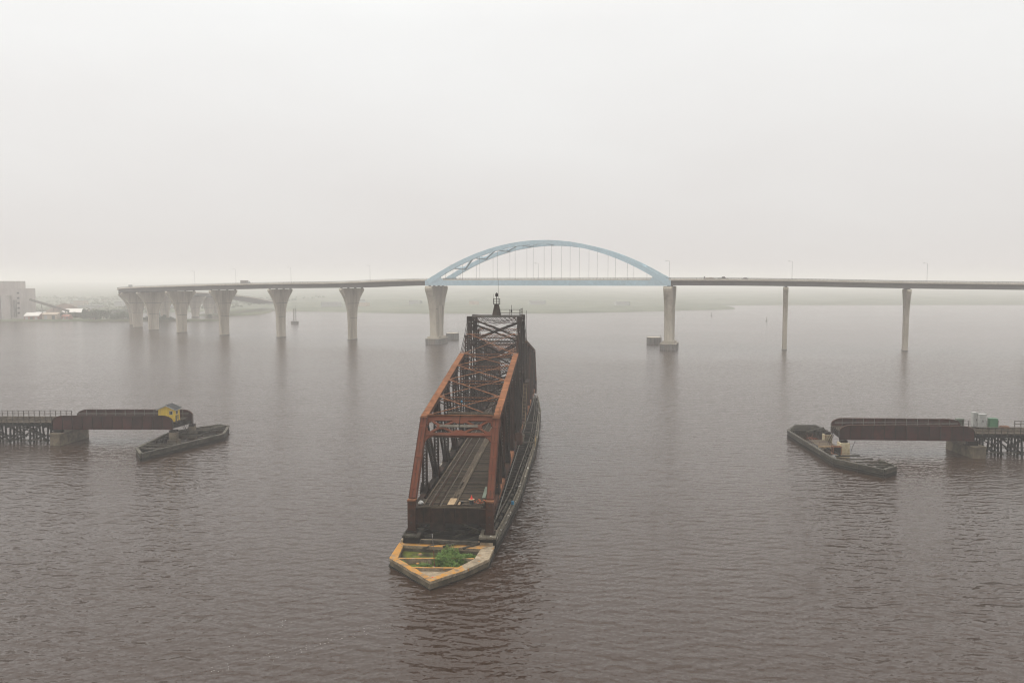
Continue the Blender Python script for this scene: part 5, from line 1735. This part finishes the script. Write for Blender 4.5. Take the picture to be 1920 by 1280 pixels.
profile_pier("broad concrete pier on a footing under the right end of the blue arch", PATH[5][0] + 0.6, PATH[5][1], PATH[5][2], fa, MAIN, 4.9, True)["group"] = "piers of the highway bridge"


def dolphin(label, x, y, r_, h):
    r = thing("mooring_dolphin", label, "dolphin", (x, y, 0), 0.3, group="sheet pile cells by the arch piers")
    pts = []
    n = 72
    for i in range(n):
        t = 2 * PI * i / n
        k = r_ + (0.14 if (i // 2) % 2 else 0)
        pts.append((k * math.cos(t), k * math.sin(t)))
    MB().prism(pts, -1, h).build("sheet_pile_cell", M['sheet'], r)
    MB().lathe([(r_ * 0.97, h + 0.003), (r_ * 0.97, h + 0.15)], n=32).build("concrete_cap", M['concrete'], r)
    MB().tube((r_ * 0.85, -r_ * 0.3, h + 0.15), (r_ * 0.85, -r_ * 0.3, h + 1.6), 0.12, 6).build("light_post", M['sheet'], r)
    MB().tube((-r_ * 0.2, 0, h + 0.15), (-r_ * 0.2, 0, h + 1.0), 0.08, 6).build("bollard", M['galv'], r)
    return r


dolphin("round sheet pile cell in the water right of the left arch pier", -40.3, 538, 4.3, 4.2)
dolphin("round sheet pile cell in the water left of the right arch pier", 88.9, 497, 4.5, 4.2)

# ---- lamps on the highway bridge
def street_lamp(label, loc, rotz, h=10.0):
    r = thing("street_lamp", label, "street lamp", loc, rotz, group="lamps along the highway bridge")
    MB().tube((0, 0, 0), (0, 0, h), 0.08, 8, r2=0.05).build("pole", M['galv'], r)
    MB().beam((0, 0, h - 0.1), (-1.6, 0, h + 0.15), 0.09, 0.09).build("arm", M['galv'], r)
    MB().box(-2.3, -1.5, -0.16, 0.16, h + 0.05, h + 0.22).build("lamp_head", M['galv'], r)
    return r


def on_arch(x, y, z):
    c, s_ = math.cos(ang), math.sin(ang)
    return (A0.x + x * c - y * s_, A0.y + x * s_ + y * c, A0.z + z)


NSL = normals(ptsL)
NSR = normals(ptsR)


def deck_point(pts, ns, px_x, off, z):
    i = min(range(len(pts)), key=lambda k: abs(pts[k].x - px_x))
    p = pts[i] + ns[i] * off
    return (p.x, p.y, p.z + z)


LAMPR = GH + 1.15
street_lamp("lamp pole at the left foot of the blue arch", on_arch(6.5, 11.9, 3.0), ang)
street_lamp("lamp pole at the middle of the blue arch's roadway", on_arch(69.5, -11.9, 3.0), ang)
street_lamp("lamp pole where the blue arch meets the right viaduct", deck_point(ptsR, NSR, 88.5, -12.0, LAMPR), 0)
street_lamp("lamp pole above the end-on pier right of the arch", deck_point(ptsR, NSR, 155, -12.0, LAMPR), 0)
street_lamp("lamp pole above the second pier right of the arch", deck_point(ptsR, NSR, 226, -12.0, LAMPR), 0)
street_lamp("lamp pole above the first flared pier left of the arch", deck_point(ptsL, NSL, -105, 12.0, LAMPR), 0, 11)
street_lamp("lamp pole above the second flared pier left of the arch", deck_point(ptsL, NSL, -162, 12.0, LAMPR), 0, 11)
street_lamp("faint lamp pole above the third flared pier left of the arch", deck_point(ptsL, NSL, -209, 12.0, LAMPR), 0, 11)
street_lamp("faint lamp pole above the fourth flared pier left of the arch", deck_point(ptsL, NSL, -252, 12.0, LAMPR), 0, 11)


# ---- traffic
def vehicle(name, label, cat, loc, rotz, kind, mat):
    r = thing(name, label, cat, loc, rotz, group="traffic on the highway bridge")
    if kind == 'car':
        L, h = 4.7, 1.5
        b = MB().plate([(-L / 2, 0, 0.35), (L / 2, 0, 0.35), (L / 2, 0, 0.75), (L / 2 - 1.1, 0, 0.95), (-L / 2 + 0.3, 0, 0.98), (-L / 2, 0, 0.8)], (0, 1, 0), 1.8)
        b.build("body", M[mat], r, bevel=0.05)
        MB().plate([(-L / 2 + 0.7, 0, 0.97), (L / 2 - 1.3, 0, 0.95), (L / 2 - 2.0, 0, h), (-L / 2 + 1.4, 0, h)], (0, 1, 0), 1.55).build("cabin", M['window'], r)
        MB().box(-L / 2 + 1.35, L / 2 - 1.95, -0.78, 0.78, h, h + 0.05).build("roof", M[mat], r)
        ws = ((-1.45, 0.33), (1.45, 0.33))
    elif kind == 'pickup':
        L = 5.8
        MB().box(-L / 2, L / 2, -0.95, 0.95, 0.5, 1.05).build("body", M[mat], r, bevel=0.05)
        MB().box(-L / 2, -0.6, -0.94, 0.94, 1.053, 1.35).build("bed", M[mat], r)
        MB().plate([(-0.6, 0, 1.05), (1.6, 0, 1.05), (0.9, 0, 1.9), (-0.4, 0, 1.9)], (0, 1, 0), 1.7).build("cabin", M['window'], r)
        MB().box(-0.4, 0.9, -0.86, 0.86, 1.903, 1.96).build("roof", M[mat], r)
        ws = ((-1.8, 0.4), (1.8, 0.4))
    elif kind == 'trailer':
        L = 6.2
        MB().box(-L / 2, L / 2, -1.1, 1.1, 0.75, 0.95).build("bed", M[mat], r)
        MB().plate([(-2.4, 0, 0.95), (2.7, 0, 0.95), (2.2, 0, 1.35), (0.6, 0, 1.6), (-1.2, 0, 1.35), (-2.2, 0, 1.4)], (0, 1, 0), 1.7).build("load", M['beige'], r)
        MB().box(-L / 2, -L / 2 + 0.35, -1.0, 1.0, 0.953, 2.1).build("headboard", M['carpaint_dark'], r)
        ws = ((-1.5, 0.4), (-0.5, 0.4))
    else:
        L = 7.5
        MB().box(-L / 2, L / 2 - 2.0, -1.2, 1.2, 0.9, 3.3).build("box_body", M[mat], r)
        MB().plate([(L / 2 - 1.95, 0, 0.6), (L / 2, 0, 0.6), (L / 2, 0, 1.5), (L / 2 - 0.6, 0, 2.5), (L / 2 - 1.95, 0, 2.5)], (0, 1, 0), 2.1).build("cab", M['white'], r)
        ws = ((-2.2, 0.48), (2.6, 0.48))
    for x, wr in ws:
        for sg in (-1, 1):
            w = MB().tube((x, sg * 0.95 - 0.11, wr), (x, sg * 0.95 + 0.11, wr), wr, 14).build("wheel", M['tyre'], r)
    return r


DZ = GH + 0.41
for (pts, ns, wx, off, kind, mat, lb, cat, nm) in (
        (ptsR, NSR, 112, -6.0, 'trailer', 'carpaint_dark', "low loaded trailer towed along the right viaduct beside the arch", "trailer", "trailer"),
        (ptsR, NSR, 119, -6.0, 'pickup', 'carpaint_grey', "grey pickup pulling the loaded trailer on the right viaduct", "pickup", "pickup_truck"),
        (ptsR, NSR, 131.5, -6.0, 'car', 'carpaint_grey', "grey car driving ahead of the pickup on the right viaduct", "car", "car"),
        (ptsL, NSL, -196, 6.0, 'truck', 'silo', "grey box truck on the left viaduct above the flared piers", "truck", "box_truck"),
        (ptsL, NSL, -322, -4.0, 'truck', 'white', "faint pale truck at the hazy left bend of the highway", "truck", "box_truck")):
    i = min(range(len(pts) - 1), key=lambda k: abs(pts[k].x - wx))
    d = pts[i + 1] - pts[i]
    t = (wx - pts[i].x) / d.x if abs(d.x) > 1 else 0
    p = pts[i] + d * t + ns[i] * off
    vehicle(nm, lb, cat, (p.x, p.y, p.z + DZ), math.atan2(d.y, d.x) + (PI if d.x < 0 else 0), kind, mat)

# ------------------------------------------------------------------ beacon tower, buoys
bt = thing("beacon_tower", "slim lattice beacon tower on a low block in the open water", "beacon tower", (-201.5, 738, 0), 0.2)
MB().box(-3.3, 3.3, -3.0, 3.0, -1, 2.0).build("base_block", M['sheet'], bt)
MB().box(-3.5, 3.5, -3.2, 3.2, 2.003, 2.4).build("base_cap", M['sheet'], bt)
for x in (-1.1, 1.1):
    for y in (-1.1, 1.1):
        MB().beam((x, y, 2.4), (x, y, 14.0), 0.34, 0.34).build("leg", M['sheet'], bt)
b = MB()
for k in range(9):
    z0_, z1_ = 2.4 + k * 1.28, 2.4 + (k + 1) * 1.28
    for s_ in (-1, 1):
        b.beam((-1.1, s_ * 1.1, z0_), (1.1, s_ * 1.1, z1_), 0.1, 0.1)
        b.beam((s_ * 1.1, -1.1, z0_), (s_ * 1.1, 1.1, z1_), 0.1, 0.1)
        b.beam((-1.1, s_ * 1.1, z1_), (1.1, s_ * 1.1, z1_), 0.1, 0.1)
b.build("lattice", M['sheet'], bt)
MB().tube((1.1, 0, 14.0), (1.1, 0, 17.0), 0.09, 6).build("mast", M['galv'], bt)
for i, (x, y, lb) in enumerate(((227.5, 908, "small channel buoy left of the end-on pier, the fainter one"), (251.5, 786, "small channel buoy just left of the end-on pier"))):
    r = thing("buoy", lb, "buoy", (x, y, 0), 0, group="channel buoys beyond the bridge")
    MB().lathe([(0.9, -0.3), (1.0, 0.5), (0.5, 0.8)], n=14).build("float_body", M['sheet'], r)
    MB().lathe([(0.45, 0.8), (0.2, 3.6), (0.3, 3.7), (0.3, 4.0), (0.05, 4.4)], n=10).build("tower", M['sheet'], r)

# ------------------------------------------------------------------ left shore: elevator, sheds, conveyor, trees, houses
GE = thing("grain_elevator", "hulking concrete grain elevator at the left edge, dissolving in fog", "grain elevator", (-520, 800, 1.5), 0.05)
MB().box(-60, 27, 0, 26, 0, 30.5).build("workhouse", M['silo'], GE)
MB().box(-60, 19.5, 4, 22, 30.52, 38).build("headhouse", M['silo'], GE)
for i in range(9):
    MB().lathe([(4.3, 0), (4.3, 24)], c=(-56 + i * 8.6, -2.2), n=18).build("silo", M['silo'], GE)
MB().box(19.5, 22.0, -1.5, 0, 2, 19).build("loading_tower", M['sheet'], GE)
for k in range(5):
    w = MB().box(22.5, 25.0, -0.12, 0.3, 5 + k * 5, 7 + k * 5).build("window", M['galv'], GE)
    MB().box(22.8, 24.7, -0.16, -0.125, 5.3 + k * 5, 6.7 + k * 5).build("pane", M['window'], w)


def shed(name, label, loc, rotz, w, d, h, rise, wall, roof, doors=3, cat="shed"):
    r = thing(name, label, cat, loc, rotz)
    MB().add([(-w / 2, -d / 2, 0), (w / 2, -d / 2, 0), (w / 2, d / 2, 0), (-w / 2, d / 2, 0), (-w / 2, -d / 2, h), (w / 2, -d / 2, h), (w / 2, d / 2, h), (-w / 2, d / 2, h), (-w / 2, 0, h + rise), (w / 2, 0, h + rise)],
             [(0, 3, 2, 1), (0, 1, 5, 4), (2, 3, 7, 6), (1, 2, 6, 9, 5), (3, 0, 4, 8, 7), (4, 5, 9, 8), (8, 9, 6, 7)]).build("wall", M[wall], r)
    for sg in (-1, 1):
        MB().plate([(-w / 2 - .4, 0, h + rise + .12), (w / 2 + .4, 0, h + rise + .12), (w / 2 + .4, sg * (d / 2 + .5), h - .1), (-w / 2 - .4, sg * (d / 2 + .5), h - .1)], (0, sg * rise, d / 2), 0.2).build("roof", M[roof], r)
    for i in range(doors):
        x = -w / 2 + w * (i + 0.5) / doors
        MB().box(x - w * 0.1, x + w * 0.1, -d / 2 - 0.12, -d / 2 - 0.003, 0, h * 0.72).build("door", M['white'] if i % 2 == 0 else M['bucket'], r)
    return r


shed("waterside_shed", "red walled shed with bright white roof by the left shore", (-477.5, 796, 1.5), 0.04, 14, 12, 3.6, 3.0, 'redwall', 'roof_white')
shed("waterside_shed", "long beige shed on the shore right of the red walled one", (-461, 799, 1.5), 0.02, 15, 12, 5.0, 1.6, 'beige', 'beige', 2)
shed("waterside_shed", "low reddish shed at the right end of the beige shed", (-447, 800, 1.5), 0.02, 7, 8, 3.0, 1.4, 'redwall', 'redwall', 2)
shed("storage_hall", "storage hall with wide white roof at the foot of the conveyor", (-462, 845, 1.5), 0.06, 22, 20, 5.5, 3.2, 'beige', 'roof_white', 3)
shed("waterside_shed", "small white hut between the elevator and the stockpile", (-497, 840, 1.5), 0.1, 10, 6, 4.5, 1.5, 'white', 'white', 2)
shed("waterside_shed", "pale low shed among shrubs on the shore, right of the halls", (-420, 802, 1.5), 0.0, 9, 6, 2.4, 0.9, 'beige', 'silo', 2)
cv = thing("conveyor", "dark inclined conveyor gallery running down from the elevator", "conveyor", (-488, 806, 1.5), 0)
MB().beam((0, 0, 19.5), (32, 14, 7.0), 2.2, 2.4).build("gallery", M['sheet'], cv)
for t in (0.3, 0.6, 0.9):
    p = Vector((0, 0, 18.4)).lerp(Vector((32, 14, 5.8)), t)
    for sg in (-1, 1):
        MB().beam((p.x + sg * 1.5, p.y, 0), (p.x, p.y, p.z), 0.3, 0.3).build("trestle_leg", M['sheet'], cv)
b = MB()
vs, fs = [], []
n, m = 26, 9
for j in range(m + 1):
    for i in range(n):
        t = 2 * PI * i / n
        r_ = 1 - j / m
        k = 1 + 0.14 * mnoise.noise(Vector((math.cos(t) * 1.5, math.sin(t) * 1.5, j * 0.3)))
        vs.append((30 * r_ * math.cos(t) * k, 14 * r_ * math.sin(t) * k, 14.5 * (1 - r_ ** 1.25)))
for j in range(m):
    for i in range(n):
        fs.append((j * n + i, j * n + (i + 1) % n, (j + 1) * n + (i + 1) % n, (j + 1) * n + i))
o = b.add(vs, fs).build("stockpile", M['coal'], smooth=True)
o.location = (-484, 862, 1.5)
tag(o, "broad brown stockpile heap behind the conveyor on the left shore", "stockpile")


def crown_mesh(seed, rx, rz, n=420):
    rr = random.Random(seed)
    b = MB()
    lobes = [(Vector((rr.uniform(-0.5, 0.5) * rx, rr.uniform(-0.5, 0.5) * rx, rr.uniform(-0.35, 0.55) * rz)), rr.uniform(0.4, 0.65)) for _ in range(7)]
    for i in range(n):
        c, s_ = rr.choice(lobes)
        d = Vector((rr.gauss(0, 1), rr.gauss(0, 1), rr.gauss(0, 1))).normalized() * rr.uniform(0.55, 1.0) ** 0.5
        p = c + Vector((d.x * rx * s_, d.y * rx * s_, d.z * rz * s_))
        u = Vector((rr.gauss(0, 1), rr.gauss(0, 1), rr.gauss(0, 1))).normalized()
        v = u.orthogonal().normalized()
        w = u.cross(v)
        L = rr.uniform(0.35, 0.75)
        b.add([p - v * L, p + w * L * 0.7, p + v * L, p - w * L * 0.7], [(0, 1, 2, 3)])
    return b


CROWNS, TRUNK = [], None
tree_n = 0


def tree(loc, s, kind, label, grp):
    global TRUNK, tree_n
    r = thing("shore_tree" if kind < 3 else "shore_shrub", label, "tree" if kind < 3 else "shrub", loc, R.uniform(0, 6), group=grp)
    if len(CROWNS) < 4:
        for k, (rx, rz) in enumerate(((4.2, 4.0), (3.6, 5.0), (5.0, 4.2), (3.2, 2.2))):
            me_ = crown_mesh(k + 5, rx, rz, 520 if k < 3 else 300)
            mm = bpy.data.meshes.new("crown")
            mm.from_pydata(me_.v, [], me_.f)
            mm.materials.append(M['tree'])
            CROWNS.append(mm)
        t = MB().tube((0, 0, -0.5), (0.2, 0, 2.4), 0.35, 7, r2=0.22)
        t.tube((0.2, 0, 2.3), (1.3, 0.4, 5.2), 0.2, 6, r2=0.08)
        t.tube((0.2, 0, 2.3), (-0.9, -0.5, 5.6), 0.2, 6, r2=0.08)
        t.tube((0.2, 0, 2.3), (0.2, 0.6, 6.5), 0.18, 6, r2=0.07)
        TRUNK = bpy.data.meshes.new("trunk")
        TRUNK.from_pydata(t.v, [], t.f)
        TRUNK.materials.append(M['bark'])
    c = link("crown", CROWNS[kind], None, r)
    c.location = (0, 0, (5.2 if kind < 3 else 1.7) * s)
    c.scale = (s, s, s)
    tr = link("trunk", TRUNK, None, r)
    tr.scale = (s, s, s * (1.0 if kind < 3 else 0.35))
    return r


T_ = [(-352.5, 791, 0.80, 0, "round leafy tree, largest on the left spit, by the bridge piers"), (-345.5, 792, 0.55, 1, "smaller tree right of the round leafy one on the spit"),
      (-357.5, 792, 0.55, 2, "smaller tree left of the round leafy one on the spit"), (-300, 791, 0.65, 0, "lone tree on the spit seen between the flared piers")]
for x, y, s, k, lb in T_:
    tree((x, y, 1.2), s, k, lb, "trees on the left spit")
for i in range(16):
    tree((-384 + i * 3.1 + R.uniform(-0.8, 0.8), 790 + R.uniform(-0.8, 4), 1.0), R.uniform(0.55, 1.0), 3, "low shrub in the row along the left spit's waterline", "shrubs along the left spit")
for i in range(40):
    x = R.uniform(-455, -385)
    tree((x, R.uniform(794, 838) if x < -425 else R.uniform(790, 803), 1.0), R.uniform(0.55, 1.15), R.choice((0, 1, 2, 3)), "leafy tree in the grove between the sheds and the spit", "trees around the sheds")


def woods():
    """far woods beyond the water: rough crowns joined in one mass"""
    rr = random.Random(4)
    b = MB()
    ico = [(0, 0, 1), (0.894, 0, 0.447), (0.276, 0.851, 0.447), (-0.724, 0.526, 0.447), (-0.724, -0.526, 0.447), (0.276, -0.851, 0.447), (0.724, 0.526, -0.447), (-0.276, 0.851, -0.447), (-0.894, 0, -0.447), (-0.276, -0.851, -0.447), (0.724, -0.526, -0.447)]
    icf = [(0, 1, 2), (0, 2, 3), (0, 3, 4), (0, 4, 5), (0, 5, 1), (1, 6, 2), (2, 7, 3), (3, 8, 4), (4, 9, 5), (5, 10, 1), (6, 7, 2), (7, 8, 3), (8, 9, 4), (9, 10, 5), (10, 6, 1)]
    for i in range(3600):
        x = rr.uniform(-1150, -400)
        t = 4 + 700 * rr.random() ** 2.2
        y = far_shore_edge(x) + t
        if x > -400:
            continue
        if mnoise.noise(Vector((x * 0.01, y * 0.01, 9))) < -0.15:
            continue
        hill = 1.0 if x < 100 else max(0.0, 1 - (x - 100) / 500)
        z = 1.2 + max(0, t - 120) * 0.007 * (0.35 + 0.65 * hill)
        s = rr.uniform(1.6, 3.4) * (0.5 if x > -120 and t < 120 else 1)
        vs = [Vector(v) * s * rr.uniform(0.7, 1.2) for v in ico]
        b.add([(x + v.x, y + v.y, z + 0.5 * s + v.z * rr.uniform(0.7, 1.2)) for v in vs], icf)
    b.build("far_woods", M['hill'], kind="stuff")


woods()
HS = [(-610, 1110, 22, 7, "pale"), (-585, 1190, 14, 8, "pale"), (-560, 1060, 30, 6, "pale"), (-548, 1230, 16, 9, "pale"), (-520, 1110, 18, 6, "pale"), (-505, 1240, 20, 8, "pale"), (-478, 1060, 34, 6, "pale"), (-455, 1065, 20, 6, "pale"),
      (-700, 1130, 26, 8, "pale"), (-660, 1220, 18, 8, "pale"), (-270, 1190, 30, 7, "pale"), (-250, 1300, 20, 8, "pale"), (-225, 1210, 16, 6, "pale"), (-150, 1240, 18, 7, "pale"), (-120, 1320, 22, 8, "pale"), (-60, 1260, 16, 6, "pale"), (40, 1260, 24, 6, "pale"), (170, 1230, 22, 6, "pale")]
FL = ["pale building farthest left on the far slope, just over the sheds", "small pale house on the far slope above the red walled shed", "wide pale building on the far slope above the beige shed", "small pale house high on the far slope above the storage hall",
      "pale house on the far slope right of the storage hall's roof", "pale building high on the far slope left of the inlet", "longest white building on the far slope, over the inlet", "white building at the right end of the row over the inlet",
      "pale building on the far slope beside the elevator's right wall", "faint pale house behind the stockpile on the far slope", "wide pale building on the far slope just left of the lattice beacon", "faint pale building seen between the two piers around the lattice beacon, upper one",
      "small pale building on the far slope over the lattice beacon", "pale building on the far slope left of the first flared pier", "faint pale building on the far slope right of the first flared pier", "small pale building on the far slope left of the left arch pier",
      "faint pale building on the far slope under the middle of the blue arch", "faint pale building on the far slope left of the right arch pier"]
for i, (x, y, w, h, _) in enumerate(HS):
    t = y - far_shore_edge(x)
    z = 1.4 + max(0, t - 120) * 0.007
    r = thing("far_building", FL[i], "building", (x, y, z), R.uniform(-0.3, 0.3), group="pale buildings on the far slope")
    MB().box(-w / 2, w / 2, -5, 5, -2, h).build("wall", M['white'] if i % 3 else M['beige'], r)
    MB().box(-w / 2 - .4, w / 2 + .4, -5.4, 5.4, h + .003, h + 0.5).build("roof", M['white'], r)

# thin trails of foam flecks drifting on the water at the lower left
rr = random.Random(21)
b = MB()
for (xa, ya, xb, yb, nn_) in ((-31.0, 82.0, -25.5, 89.5, 30), (-24.5, 79.5, -13.0, 89.0, 34), (-32.0, 76.5, -19.0, 84.0, 36), (-11.0, 91.0, -6.5, 96.5, 16)):
    for i in range(nn_):
        t = rr.random()
        x, y = xa + (xb - xa) * t + rr.gauss(0, 0.45), ya + (yb - ya) * t + rr.gauss(0, 0.45)
        r_ = rr.uniform(0.02, 0.045)
        k = rr.uniform(0, 6)
        b.add([(x + r_ * (1.6 if q % 2 else 1) * math.cos(k + q * 1.2566), y + r_ * math.sin(k + q * 1.2566), 0.012) for q in range(5)], [(0, 1, 2, 3, 4)])
b.build("foam", M['bag'], kind="stuff")
